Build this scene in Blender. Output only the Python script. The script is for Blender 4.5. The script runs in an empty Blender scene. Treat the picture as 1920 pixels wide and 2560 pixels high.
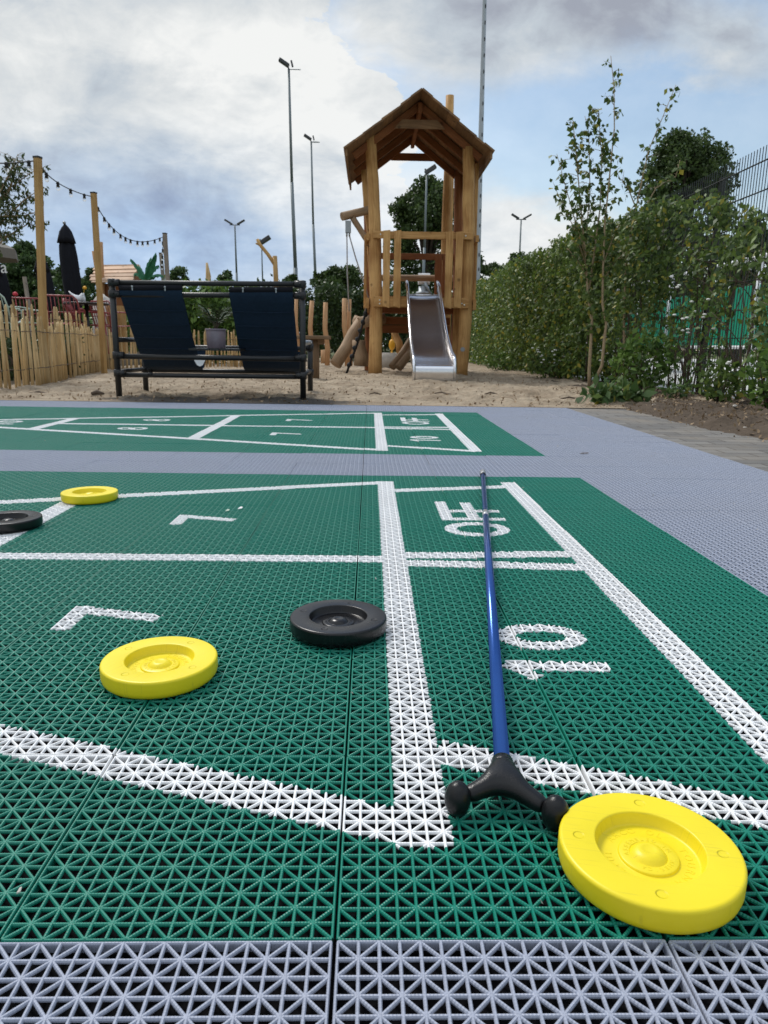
import bpy, math, random
import numpy as np
from mathutils import Vector, Matrix, noise as mnoise
random.seed(7); rng = np.random.default_rng(11)
sc = bpy.context.scene; COL = sc.collection; R = math.radians
# ------------------------------------------------------------------ camera model
T = 0.25
FPX, YAW, PIT, ROL = 1809.83, .0217, -.2256, .0152
CAM = np.array([.0878*T, -1.8329*T, 1.7389*T])
F = np.array([math.sin(YAW)*math.cos(PIT), math.cos(YAW)*math.cos(PIT), math.sin(PIT)])
r0 = np.array([math.cos(YAW), -math.sin(YAW), 0.]); u0 = np.cross(r0, F)
AX = r0*math.cos(ROL)+u0*math.sin(ROL); AY = -r0*math.sin(ROL)+u0*math.cos(ROL)
def ray(px, py): return F+AX*(px-960)/FPX-AY*(py-1280)/FPX
def at(px, py, Y):                     # point of the place seen there at distance Y
    d = ray(px, py); return Vector(CAM+d*((Y-CAM[1])/d[1]))
def gz(px, py, z=0.):
    d = ray(px, py); return Vector(CAM+d*((z-CAM[2])/d[2]))
def ax(px, py, X):
    d = ray(px, py); return Vector(CAM+d*((X-CAM[0])/d[0]))
# ------------------------------------------------------------------ materials
def nmat(name):
    m = bpy.data.materials.new(name); m.use_nodes = True
    return m, m.node_tree.nodes, m.node_tree.links, m.node_tree.nodes['Principled BSDF']
def c4(c): return (c[0], c[1], c[2], 1)
def plain(name, col, rough=.5, metal=0., spec=.5, var=.15, nscale=20., bump=0., bscale=200.):
    m, n, l, b = nmat(name)
    tc = n.new('ShaderNodeTexCoord'); ns = n.new('ShaderNodeTexNoise'); ns.inputs['Scale'].default_value = nscale
    ns.inputs['Detail'].default_value = 5
    l.new(tc.outputs['Object'], ns.inputs['Vector'])
    mx = n.new('ShaderNodeMix'); mx.data_type = 'RGBA'
    mx.inputs['A'].default_value = c4([v*(1-var) for v in col]); mx.inputs['B'].default_value = c4([min(1, v*(1+var)) for v in col])
    l.new(ns.outputs['Fac'], mx.inputs['Factor']); l.new(mx.outputs['Result'], b.inputs['Base Color'])
    b.inputs['Roughness'].default_value = rough; b.inputs['Metallic'].default_value = metal
    b.inputs['Specular IOR Level'].default_value = spec
    if bump:
        n2 = n.new('ShaderNodeTexNoise'); n2.inputs['Scale'].default_value = bscale; n2.inputs['Detail'].default_value = 4
        l.new(tc.outputs['Object'], n2.inputs['Vector'])
        bp = n.new('ShaderNodeBump'); bp.inputs['Strength'].default_value = bump; bp.inputs['Distance'].default_value = .01
        l.new(n2.outputs['Fac'], bp.inputs['Height']); l.new(bp.outputs['Normal'], b.inputs['Normal'])
    return m
def wood(name, a, bcol, scale=1., rough=.7, knots=True):
    m, n, l, b = nmat(name)
    uv = n.new('ShaderNodeUVMap'); mp = n.new('ShaderNodeMapping')
    mp.inputs['Scale'].default_value = (28*scale, 1.6*scale, 1)
    l.new(uv.outputs['UV'], mp.inputs['Vector'])
    ns = n.new('ShaderNodeTexNoise'); ns.inputs['Scale'].default_value = 1.6; ns.inputs['Detail'].default_value = 6; ns.inputs['Distortion'].default_value = 1.2
    l.new(mp.outputs['Vector'], ns.inputs['Vector'])
    tc = n.new('ShaderNodeTexCoord'); n2 = n.new('ShaderNodeTexNoise'); n2.inputs['Scale'].default_value = 2.5; n2.inputs['Detail'].default_value = 4
    l.new(tc.outputs['Object'], n2.inputs['Vector'])
    ad = n.new('ShaderNodeMath'); ad.operation = 'ADD'; l.new(ns.outputs['Fac'], ad.inputs[0])
    sb = n.new('ShaderNodeMath'); sb.operation = 'MULTIPLY_ADD'; sb.inputs[1].default_value = 1.3; sb.inputs[2].default_value = -.65
    l.new(n2.outputs['Fac'], sb.inputs[0]); l.new(sb.outputs[0], ad.inputs[1])
    rp = n.new('ShaderNodeValToRGB'); rp.color_ramp.elements[0].position = .25; rp.color_ramp.elements[1].position = .75
    rp.color_ramp.elements[0].color = c4(a); rp.color_ramp.elements[1].color = c4(bcol)
    l.new(ad.outputs[0], rp.inputs['Fac']); src = rp.outputs['Color']
    ri = n.new('ShaderNodeNewGeometry'); hs = n.new('ShaderNodeHueSaturation')
    mr = n.new('ShaderNodeMapRange'); mr.inputs['To Min'].default_value = .72; mr.inputs['To Max'].default_value = 1.2
    l.new(ri.outputs['Random Per Island'], mr.inputs['Value']); l.new(mr.outputs['Result'], hs.inputs['Value']); l.new(src, hs.inputs['Color']); src = hs.outputs['Color']
    if knots:
        vo = n.new('ShaderNodeTexVoronoi'); vo.inputs['Scale'].default_value = 4.2; l.new(tc.outputs['Object'], vo.inputs['Vector'])
        kr = n.new('ShaderNodeMapRange'); kr.inputs['From Min'].default_value = .05; kr.inputs['From Max'].default_value = .14
        kr.inputs['To Min'].default_value = .75; kr.inputs['To Max'].default_value = 0; l.new(vo.outputs['Distance'], kr.inputs['Value'])
        mx = n.new('ShaderNodeMix'); mx.data_type = 'RGBA'; mx.inputs['B'].default_value = c4([v*.3 for v in a])
        l.new(kr.outputs['Result'], mx.inputs['Factor']); l.new(src, mx.inputs['A']); src = mx.outputs['Result']
    l.new(src, b.inputs['Base Color']); b.inputs['Roughness'].default_value = rough; b.inputs['Specular IOR Level'].default_value = .3
    bp = n.new('ShaderNodeBump'); bp.inputs['Strength'].default_value = .5; bp.inputs['Distance'].default_value = .006
    l.new(ns.outputs['Fac'], bp.inputs['Height']); l.new(bp.outputs['Normal'], b.inputs['Normal'])
    return m
def leafmat(name, a, bcol, yellow=.0, trans=.25, rough=.5):
    m, n, l, b = nmat(name)
    g = n.new('ShaderNodeNewGeometry'); rp = n.new('ShaderNodeValToRGB')
    e = rp.color_ramp.elements; e[0].color = c4(a); e[1].color = c4(bcol); e[1].position = .9
    if yellow:
        q = e.new(1-yellow); q.color = c4(bcol); e[-1].position = 1; e[-1].color = (.42, .33, .04, 1)
    l.new(g.outputs['Random Per Island'], rp.inputs['Fac']); l.new(rp.outputs['Color'], b.inputs['Base Color'])
    b.inputs['Roughness'].default_value = rough; b.inputs['Specular IOR Level'].default_value = .35
    tr = n.new('ShaderNodeBsdfTranslucent'); l.new(rp.outputs['Color'], tr.inputs['Color'])
    mx = n.new('ShaderNodeMixShader'); mx.inputs['Fac'].default_value = trans
    l.new(b.outputs[0], mx.inputs[1]); l.new(tr.outputs[0], mx.inputs[2]); l.new(mx.outputs[0], n['Material Output'].inputs['Surface'])
    return m
def plastic_tile(name, col, dirt, rough=.42, spec=.4):
    m, n, l, b = nmat(name)
    tc = n.new('ShaderNodeTexCoord'); ns = n.new('ShaderNodeTexNoise'); ns.inputs['Scale'].default_value = 3.; ns.inputs['Detail'].default_value = 8
    l.new(tc.outputs['Object'], ns.inputs['Vector'])
    rp = n.new('ShaderNodeMapRange'); rp.inputs['From Min'].default_value = .42; rp.inputs['From Max'].default_value = .75; rp.inputs['To Max'].default_value = dirt
    l.new(ns.outputs['Fac'], rp.inputs['Value'])
    mx = n.new('ShaderNodeMix'); mx.data_type = 'RGBA'; mx.inputs['A'].default_value = c4(col); mx.inputs['B'].default_value = (.30, .27, .23, 1)
    l.new(rp.outputs['Result'], mx.inputs['Factor'])
    n3 = n.new('ShaderNodeTexNoise'); n3.inputs['Scale'].default_value = 260.; l.new(tc.outputs['Object'], n3.inputs['Vector'])
    hs = n.new('ShaderNodeHueSaturation'); mr = n.new('ShaderNodeMapRange'); mr.inputs['To Min'].default_value = .8; mr.inputs['To Max'].default_value = 1.2
    l.new(n3.outputs['Fac'], mr.inputs['Value']); l.new(mr.outputs['Result'], hs.inputs['Value']); l.new(mx.outputs['Result'], hs.inputs['Color'])
    l.new(hs.outputs['Color'], b.inputs['Base Color'])
    rr = n.new('ShaderNodeMapRange'); rr.inputs['To Min'].default_value = rough-.12; rr.inputs['To Max'].default_value = rough+.15
    l.new(ns.outputs['Fac'], rr.inputs['Value']); l.new(rr.outputs['Result'], b.inputs['Roughness'])
    b.inputs['Specular IOR Level'].default_value = spec
    uv = n.new('ShaderNodeUVMap'); sx = n.new('ShaderNodeSeparateXYZ'); l.new(uv.outputs['UV'], sx.inputs[0])
    s = n.new('ShaderNodeMath'); s.operation = 'MULTIPLY'; s.inputs[1].default_value = 2*math.pi/.0026; l.new(sx.outputs['X'], s.inputs[0])
    sn = n.new('ShaderNodeMath'); sn.operation = 'SINE'; l.new(s.outputs[0], sn.inputs[0])
    bp = n.new('ShaderNodeBump'); bp.inputs['Strength'].default_value = .34; bp.inputs['Distance'].default_value = .0007
    l.new(sn.outputs[0], bp.inputs['Height']); l.new(bp.outputs['Normal'], b.inputs['Normal'])
    return m
M = {}
M['green_tile'] = plastic_tile('green_tile', (.003, .195, .134), .05)
M['grey_tile'] = plastic_tile('grey_tile', (.335, .365, .45), .10, .5)
M['paint'] = plastic_tile('white_paint', (.86, .865, .865), .16, .55)
M['underlay'] = plain('underlay', (.004, .004, .005), .95, 0, .1)
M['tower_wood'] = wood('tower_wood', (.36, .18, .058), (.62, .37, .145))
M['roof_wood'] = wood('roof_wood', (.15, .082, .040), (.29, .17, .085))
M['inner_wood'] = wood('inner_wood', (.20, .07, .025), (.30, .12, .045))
M['grey_wood'] = wood('grey_wood', (.26, .17, .10), (.44, .31, .20))
M['pale_wood'] = wood('pale_wood', (.46, .30, .13), (.70, .52, .28))
M['post_wood'] = wood('post_wood', (.36, .21, .075), (.50, .32, .13), knots=True)
M['stake_wood'] = wood('stake_wood', (.46, .25, .12), (.60, .36, .19))
M['weathered'] = wood('weathered', (.20, .17, .14), (.32, .28, .23))
M['table_wood'] = wood('table_wood', (.16, .10, .055), (.26, .17, .10))
M['shingle'] = wood('shingle', (.50, .33, .22), (.68, .48, .34), rough=.8)
M['black_metal'] = plain('black_metal', (.012, .013, .014), .42, 0, .5, .3, 30, .1, 300)
M['black_plastic'] = plain('black_plastic', (.010, .010, .011), .38, 0, .5, .3, 60, .08, 900)
M['rubber'] = plain('rubber', (.005, .005, .0055), .30, 0, .36, .3, 60, .1, 700)
M['navy_cloth'] = plain('navy_cloth', (.015, .032, .060), .8, 0, .2, .25, 40, .25, 600)
M['galv'] = plain('galvanised_steel', (.34, .37, .39), .45, .6, .5, .2, 6, .1, 60)
M['pole_grey'] = plain('pole_grey', (.17, .20, .21), .5, .3, .5, .15, 2)
M['dark_lamp'] = plain('dark_lamp', (.045, .048, .052), .5)
M['steel'] = plain('steel', (.72, .72, .74), .22, 1., .5, .06, 30, .05, 90)
M['slide_plate'] = plain('slide_plate', (.58, .56, .56), .24, 1., .5, .1, 7, .12, 18)
M['bolt'] = plain('bolt', (.65, .62, .55), .3, .9)
M['blue'] = plain('blue_anodised', (.018, .080, .30), .2, .55, .5, .08, 40)
M['clear_cap'] = plain('clear_cap', (.45, .45, .46), .15, .2, .6, .3, 80)
M['pot'] = plain('pot_metal', (.30, .25, .30), .4, .35, .5, .35, 14, .3, 26)
M['soil'] = plain('soil', (.085, .064, .046), .95, 0, .2, .5, 18, 1., 45)
M['red_metal'] = plain('red_metal', (.30, .06, .06), .45)
M['mint_metal'] = plain('mint_metal', (.46, .56, .46), .45)
M['table_black'] = plain('table_black', (.014, .014, .015), .35)
M['white_glaze'] = plain('white_glaze', (.80, .81, .83), .3, 0, .5, .05)
M['yellow_petal'] = plain('yellow_petal', (.80, .40, .02), .5)
M['black_canvas'] = plain('black_canvas', (.010, .011, .016), .85, 0, .2, .3, 12, .3, 300)
M['beige_canvas'] = plain('beige_canvas', (.19, .17, .14), .85)
M['white_print'] = plain('white_print', (.78, .78, .78), .7)
M['palm_plastic'] = plain('palm_plastic', (.02, .16, .075), .45, 0, .5, .35, 8)
M['stone'] = plain('pale_stone', (.52, .49, .44), .8, 0, .3, .3, 12, .6, 30)
M['cable'] = plain('cable', (.012, .012, .013), .6)
M['rope'] = plain('rope', (.36, .36, .37), .8, 0, .2, .3, 80)
M['black_rope'] = plain('black_rope', (.012, .012, .013), .8)
M['fence_wire'] = plain('fence_wire', (.012, .016, .014), .5)
M['rusty_wire'] = plain('rusty_wire', (.10, .07, .05), .7)
M['screen_green'] = plain('screen_green', (.0, .26, .15), .6, 0, .3, .2, 3)
M['white_rail'] = plain('white_rail', (.74, .75, .77), .5)
M['red_board'] = plain('red_board', (.5, .05, .03), .5)
M['bark_birch'] = plain('bark_birch', (.34, .26, .16), .8, 0, .3, .35, 14, .5, 60)
M['bark'] = plain('bark', (.07, .055, .042), .9, 0, .2, .3, 10, .6, 30)
M['twig'] = plain('twig', (.09, .065, .045), .9)
M['white_petal'] = plain('white_petal', (.80, .80, .76), .6)
M['red_petal'] = plain('red_petal', (.55, .03, .05), .6)
M['oak_leaf'] = leafmat('oak_leaf', (.026, .050, .014), (.080, .125, .034), 0, .3)
M['far_leaf'] = leafmat('far_leaf', (.036, .070, .026), (.095, .155, .050), 0, .3)
M['hedge_leaf'] = leafmat('hedge_leaf', (.048, .086, .018), (.17, .25, .045), .02, .3)
M['ivy_leaf'] = leafmat('ivy_leaf', (.034, .068, .018), (.15, .225, .048), .015, .3)
M['birch_leaf'] = leafmat('birch_leaf', (.040, .080, .020), (.12, .18, .042), .01, .3)
M['dark_hedge_leaf'] = leafmat('dark_hedge_leaf', (.020, .042, .013), (.060, .100, .028), 0, .25)
M['shrub_leaf'] = leafmat('shrub_leaf', (.040, .090, .020), (.15, .25, .05), .0, .3)
M['grass_leaf'] = leafmat('grass_leaf', (.04, .085, .025), (.12, .20, .06), .03, .3)
M['palm_leaf'] = leafmat('palm_leaf', (.02, .055, .016), (.06, .12, .035), 0, .2)
M['willow_leaf'] = leafmat('willow_leaf', (.035, .055, .020), (.09, .125, .04), 0, .25)

def sand_mat():
    m, n, l, b = nmat('sand')
    tc = n.new('ShaderNodeTexCoord')
    a = n.new('ShaderNodeTexNoise'); a.inputs['Scale'].default_value = 2.2; a.inputs['Detail'].default_value = 9; a.inputs['Roughness'].default_value = .65
    l.new(tc.outputs['Object'], a.inputs['Vector'])
    rp = n.new('ShaderNodeValToRGB'); e = rp.color_ramp.elements
    e[0].position = .30; e[0].color = (.22, .165, .11, 1); e[1].position = .64; e[1].color = (.46, .375, .275, 1)
    l.new(a.outputs['Fac'], rp.inputs['Fac'])
    # dark grey-brown patch with a noisy edge, under and before the bench
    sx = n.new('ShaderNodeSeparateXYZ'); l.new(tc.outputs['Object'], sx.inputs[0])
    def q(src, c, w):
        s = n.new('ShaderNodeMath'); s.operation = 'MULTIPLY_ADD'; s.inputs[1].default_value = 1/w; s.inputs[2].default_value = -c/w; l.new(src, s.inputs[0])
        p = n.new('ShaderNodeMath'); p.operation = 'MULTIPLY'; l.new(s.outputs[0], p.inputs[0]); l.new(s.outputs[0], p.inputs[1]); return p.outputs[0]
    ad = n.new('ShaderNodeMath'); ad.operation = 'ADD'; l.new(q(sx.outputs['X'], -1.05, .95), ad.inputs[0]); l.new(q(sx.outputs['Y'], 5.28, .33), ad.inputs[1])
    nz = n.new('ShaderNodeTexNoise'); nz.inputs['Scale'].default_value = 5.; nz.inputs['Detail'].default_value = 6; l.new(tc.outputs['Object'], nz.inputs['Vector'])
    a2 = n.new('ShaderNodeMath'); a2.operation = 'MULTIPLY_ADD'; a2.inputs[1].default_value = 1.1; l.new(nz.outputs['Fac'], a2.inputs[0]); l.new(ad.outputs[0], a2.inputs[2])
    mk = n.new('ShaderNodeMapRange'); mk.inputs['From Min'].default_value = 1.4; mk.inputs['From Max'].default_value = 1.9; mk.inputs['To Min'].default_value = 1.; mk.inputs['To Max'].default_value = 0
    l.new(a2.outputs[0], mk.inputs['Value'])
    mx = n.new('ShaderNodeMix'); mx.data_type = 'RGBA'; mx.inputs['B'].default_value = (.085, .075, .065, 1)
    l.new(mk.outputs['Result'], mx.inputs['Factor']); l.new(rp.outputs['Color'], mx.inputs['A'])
    # dark bits of bark and leaf
    vo = n.new('ShaderNodeTexVoronoi'); vo.inputs['Scale'].default_value = 9.; l.new(tc.outputs['Object'], vo.inputs['Vector'])
    kr = n.new('ShaderNodeMapRange'); kr.inputs['From Min'].default_value = .06; kr.inputs['From Max'].default_value = .13; kr.inputs['To Min'].default_value = .75; kr.inputs['To Max'].default_value = 0
    l.new(vo.outputs['Distance'], kr.inputs['Value'])
    m2 = n.new('ShaderNodeMix'); m2.data_type = 'RGBA'; m2.inputs['B'].default_value = (.10, .07, .045, 1)
    l.new(kr.outputs['Result'], m2.inputs['Factor']); l.new(mx.outputs['Result'], m2.inputs['A'])
    l.new(m2.outputs['Result'], b.inputs['Base Color']); b.inputs['Roughness'].default_value = .95; b.inputs['Specular IOR Level'].default_value = .15
    n2 = n.new('ShaderNodeTexNoise'); n2.inputs['Scale'].default_value = 13; n2.inputs['Detail'].default_value = 10; n2.inputs['Roughness'].default_value = .62; l.new(tc.outputs['Object'], n2.inputs['Vector'])
    bp = n.new('ShaderNodeBump'); bp.inputs['Strength'].default_value = 1.; bp.inputs['Distance'].default_value = .06
    l.new(n2.outputs['Fac'], bp.inputs['Height']); l.new(bp.outputs['Normal'], b.inputs['Normal'])
    return m
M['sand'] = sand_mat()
def paving_mat():
    m, n, l, b = nmat('paving')
    tc = n.new('ShaderNodeTexCoord'); mp = n.new('ShaderNodeMapping'); mp.inputs['Scale'].default_value = (5, 5, 1); l.new(tc.outputs['Object'], mp.inputs['Vector'])
    br = n.new('ShaderNodeTexBrick'); br.inputs['Color1'].default_value = (.12, .115, .108, 1); br.inputs['Color2'].default_value = (.19, .18, .165, 1); br.inputs['Mortar'].default_value = (.065, .055, .045, 1)
    br.inputs['Scale'].default_value = 1.; br.inputs['Brick Width'].default_value = 1.; br.inputs['Row Height'].default_value = .5; br.inputs['Mortar Size'].default_value = .025
    l.new(mp.outputs['Vector'], br.inputs['Vector'])
    ns = n.new('ShaderNodeTexNoise'); ns.inputs['Scale'].default_value = 3.; ns.inputs['Detail'].default_value = 8; l.new(tc.outputs['Object'], ns.inputs['Vector'])
    mr = n.new('ShaderNodeMapRange'); mr.inputs['From Min'].default_value = .45; mr.inputs['From Max'].default_value = .75; mr.inputs['To Max'].default_value = .7; l.new(ns.outputs['Fac'], mr.inputs['Value'])
    mx = n.new('ShaderNodeMix'); mx.data_type = 'RGBA'; mx.inputs['B'].default_value = (.25, .215, .17, 1)
    l.new(mr.outputs['Result'], mx.inputs['Factor']); l.new(br.outputs['Color'], mx.inputs['A']); l.new(mx.outputs['Result'], b.inputs['Base Color'])
    b.inputs['Roughness'].default_value = .85
    bp = n.new('ShaderNodeBump'); bp.inputs['Strength'].default_value = .6; bp.inputs['Distance'].default_value = .006
    l.new(br.outputs['Fac'], bp.inputs['Height']); bp.invert = True; l.new(bp.outputs['Normal'], b.inputs['Normal'])
    return m
M['paving'] = paving_mat()
def disc_mat(name, col, rough, spec):
    m, n, l, b = nmat(name)
    tc = n.new('ShaderNodeTexCoord'); ns = n.new('ShaderNodeTexNoise'); ns.inputs['Scale'].default_value = 14; ns.inputs['Detail'].default_value = 8
    l.new(tc.outputs['Object'], ns.inputs['Vector'])
    mx = n.new('ShaderNodeMix'); mx.data_type = 'RGBA'; mx.inputs['A'].default_value = c4([v*.9 for v in col]); mx.inputs['B'].default_value = c4([min(1, v*1.08) for v in col])
    l.new(ns.outputs['Fac'], mx.inputs['Factor'])
    vo = n.new('ShaderNodeTexVoronoi'); vo.inputs['Scale'].default_value = 28; l.new(tc.outputs['Object'], vo.inputs['Vector'])
    kr = n.new('ShaderNodeMapRange'); kr.inputs['From Min'].default_value = .02; kr.inputs['From Max'].default_value = .05; kr.inputs['To Min'].default_value = .5; kr.inputs['To Max'].default_value = 0
    l.new(vo.outputs['Distance'], kr.inputs['Value'])
    m2 = n.new('ShaderNodeMix'); m2.data_type = 'RGBA'; m2.inputs['B'].default_value = c4([v*.45 for v in col]); l.new(kr.outputs['Result'], m2.inputs['Factor']); l.new(mx.outputs['Result'], m2.inputs['A'])
    mps = n.new('ShaderNodeMapping'); mps.inputs['Rotation'].default_value = (0, 0, .6); mps.inputs['Scale'].default_value = (9, 190, 9); l.new(tc.outputs['Object'], mps.inputs['Vector'])
    sc_ = n.new('ShaderNodeTexNoise'); sc_.inputs['Scale'].default_value = 2.; sc_.inputs['Detail'].default_value = 6; sc_.inputs['Distortion'].default_value = .6; l.new(mps.outputs['Vector'], sc_.inputs['Vector'])
    sr = n.new('ShaderNodeMapRange'); sr.inputs['From Min'].default_value = .60; sr.inputs['From Max'].default_value = .72; sr.inputs['To Max'].default_value = .38; l.new(sc_.outputs['Fac'], sr.inputs['Value'])
    m3 = n.new('ShaderNodeMix'); m3.data_type = 'RGBA'; m3.inputs['B'].default_value = c4([v*.62+.02 for v in col]); l.new(sr.outputs['Result'], m3.inputs['Factor']); l.new(m2.outputs['Result'], m3.inputs['A'])
    l.new(m3.outputs['Result'], b.inputs['Base Color'])
    rr = n.new('ShaderNodeMapRange'); rr.inputs['To Min'].default_value = rough-.1; rr.inputs['To Max'].default_value = rough+.12; l.new(ns.outputs['Fac'], rr.inputs['Value']); l.new(rr.outputs['Result'], b.inputs['Roughness'])
    b.inputs['Specular IOR Level'].default_value = spec
    # four shallow round dimples in the rim
    h = None
    for a in range(4):
        d = n.new('ShaderNodeVectorMath'); d.operation = 'DISTANCE'; d.inputs[1].default_value = (.0585*math.cos(a*math.pi/2), .0585*math.sin(a*math.pi/2), .025)
        l.new(tc.outputs['Object'], d.inputs[0])
        r = n.new('ShaderNodeMapRange'); r.interpolation_type = 'SMOOTHSTEP'; r.inputs['From Min'].default_value = .0036; r.inputs['From Max'].default_value = .0052
        l.new(d.outputs['Value'], r.inputs['Value'])
        if h is None: h = r.outputs['Result']
        else:
            mm = n.new('ShaderNodeMath'); mm.operation = 'MINIMUM'; l.new(h, mm.inputs[0]); l.new(r.outputs['Result'], mm.inputs[1]); h = mm.outputs[0]
    bp = n.new('ShaderNodeBump'); bp.inputs['Strength'].default_value = .9; bp.inputs['Distance'].default_value = .0012; l.new(h, bp.inputs['Height'])
    n4 = n.new('ShaderNodeTexNoise'); n4.inputs['Scale'].default_value = 180; n4.inputs['Detail'].default_value = 5; l.new(tc.outputs['Object'], n4.inputs['Vector'])
    b2 = n.new('ShaderNodeBump'); b2.inputs['Strength'].default_value = .12; b2.inputs['Distance'].default_value = .001; l.new(n4.outputs['Fac'], b2.inputs['Height']); l.new(bp.outputs['Normal'], b2.inputs['Normal'])
    l.new(b2.outputs['Normal'], b.inputs['Normal'])
    return m
M['yellow_disc'] = disc_mat('yellow_disc', (.82, .665, .014), .40, .4)
M['black_disc'] = disc_mat('black_disc', (.005, .005, .006), .27, .4)
M['ground'] = plain('ground', (.10, .11, .05), .95, 0, .2, .5, .6)
M['sports_ground'] = plain('sports_ground', (.52, .52, .49), .9, 0, .2, .15, 2)
M['terrace'] = plain('terrace', (.24, .21, .17), .9, 0, .2, .2, 3)
mm_, n_, l_, b_ = nmat('bulb_glass'); b_.inputs['Base Color'].default_value = (.9, .9, .9, 1); b_.inputs['Roughness'].default_value = .05; b_.inputs['Transmission Weight'].default_value = .97; b_.inputs['IOR'].default_value = 1.12; M['bulb'] = mm_

# ------------------------------------------------------------------ object helpers
def tag(o, label=None, cat=None, group=None, kind=None):
    if label: o['label'] = label
    if cat: o['category'] = cat
    if group: o['group'] = group
    if kind: o['kind'] = kind
    return o
def thing(name, label, cat, loc=(0, 0, 0), group=None):
    o = bpy.data.objects.new(name, None); COL.objects.link(o); o.location = loc; o.empty_display_size = .1
    return tag(o, label, cat, group)
WLOC = {}
def worldloc(o):
    p = Vector((0, 0, 0))
    while o is not None: p = p+Vector(o.location); o = o.parent
    return p
def copy_tree(o, parent=None):
    c = o.copy(); COL.objects.link(c); c.parent = parent
    for ch in [x for x in bpy.data.objects if x.parent is o]: copy_tree(ch, c)
    return c
class MB:                                            # collects shapes into one mesh
    def __init__(s): s.v = []; s.f = []; s.uv = []; s.sm = []
    def quadgrid(s, rows, closed, smooth, vs, us, cap=True):
        n = len(rows[0]); b = len(s.v)
        for r in rows: s.v += [tuple(p) for p in r]
        for i in range(len(rows)-1):
            for j in range(n if closed else n-1):
                k = (j+1) % n
                s.f.append((b+i*n+j, b+i*n+k, b+(i+1)*n+k, b+(i+1)*n+j))
                s.uv += [(us[j], vs[i]), (us[j+1], vs[i]), (us[j+1], vs[i+1]), (us[j], vs[i+1])]; s.sm.append(smooth)
        if closed and cap:
            for i, rev in ((0, True), (len(rows)-1, False)):
                idx = [b+i*n+j for j in range(n)]
                if rev: idx.reverse()
                s.f.append(tuple(idx)); s.uv += [(us[0]+.3*(q/n), vs[i]+.02*(q % 2)) for q in range(n)]; s.sm.append(False)
    def tube(s, pts, rad, n=8, smooth=True, squash=1., cap=True, jit=0.):
        pts = [Vector(p) for p in pts]
        if not hasattr(rad, '__len__'): rad = [rad]*len(pts)
        u0 = random.uniform(0, 9); v0 = random.uniform(0, 9)
        rows = []; vs = []; L = v0; up = None
        for i, p in enumerate(pts):
            d = (pts[min(i+1, len(pts)-1)]-pts[max(i-1, 0)]).normalized()
            if up is None:
                up = Vector((0, 0, 1)) if abs(d.z) < .9 else Vector((1, 0, 0))
            a = (up-d*up.dot(d)).normalized(); up = a; c = d.cross(a)
            rows.append([p+(a*math.cos(2*math.pi*j/n)*squash+c*math.sin(2*math.pi*j/n))*rad[i]*(1+random.uniform(-jit, jit)) for j in range(n)])
            if i: L += (p-pts[i-1]).length
            vs.append(L)
        us = [u0+2*math.pi*rad[0]*j/n for j in range(n+1)]
        s.quadgrid(rows, True, smooth, vs, us, cap)
    def bar(s, a, b, w, t, up=(0, 0, 1), bev=None, ends=0.):      # rectangular bar from a to b, chamfered long edges
        a = Vector(a); b = Vector(b); d = (b-a).normalized(); up = Vector(up)
        if abs(d.dot(up)) > .95: up = Vector((0, 1, 0))
        z = (up-d*up.dot(d)).normalized(); x = d.cross(z)
        c = min(w, t)*.12 if bev is None else bev
        prof = [(-w/2+c, -t/2), (w/2-c, -t/2), (w/2, -t/2+c), (w/2, t/2-c), (w/2-c, t/2), (-w/2+c, t/2), (-w/2, t/2-c), (-w/2, -t/2+c)]
        u0 = random.uniform(0, 9); v0 = random.uniform(0, 9)
        us = [u0]
        for j in range(8):
            q = prof[(j+1) % 8]; us.append(us[-1]+math.hypot(q[0]-prof[j][0], q[1]-prof[j][1]))
        s.quadgrid([[a+x*p[0]+z*p[1] for p in prof], [b+x*p[0]+z*p[1] for p in prof]], True, False, [v0, v0+(b-a).length], us)
    def box(s, c, sz, bev=None):
        c = Vector(c)
        if sz[2] >= max(sz[0], sz[1]): s.bar(c-Vector((0, 0, sz[2]/2)), c+Vector((0, 0, sz[2]/2)), sz[0], sz[1], (0, 1, 0), bev)
        elif sz[0] >= sz[1]: s.bar(c-Vector((sz[0]/2, 0, 0)), c+Vector((sz[0]/2, 0, 0)), sz[1], sz[2], (0, 0, 1), bev)
        else: s.bar(c-Vector((0, sz[1]/2, 0)), c+Vector((0, sz[1]/2, 0)), sz[0], sz[2], (0, 0, 1), bev)
    def lathe(s, prof, c=(0, 0, 0), n=48, smooth=True, wob=None):
        c = Vector(c); rows = []
        for r, z in prof:
            rows.append([c+Vector((r*math.cos(2*math.pi*j/n)*(wob(j/n, z) if wob else 1), r*math.sin(2*math.pi*j/n)*(wob(j/n, z) if wob else 1), z)) for j in range(n)])
        s.quadgrid(rows, True, smooth, [i*.05 for i in range(len(rows))], [j*.05 for j in range(n+1)], True)
    def sheet(s, rows, smooth=True):
        s.quadgrid(rows, False, smooth, [i*.1 for i in range(len(rows))], [j*.1 for j in range(len(rows[0]))], False)
    def poly(s, pts, ext):                            # closed outline extruded along ext
        pts = [Vector(p) for p in pts]; e = Vector(ext); u0 = random.uniform(0, 9)
        s.quadgrid([pts, [p+e for p in pts]], True, False, [0, e.length], [u0+j*.1 for j in range(len(pts)+1)])
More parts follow.
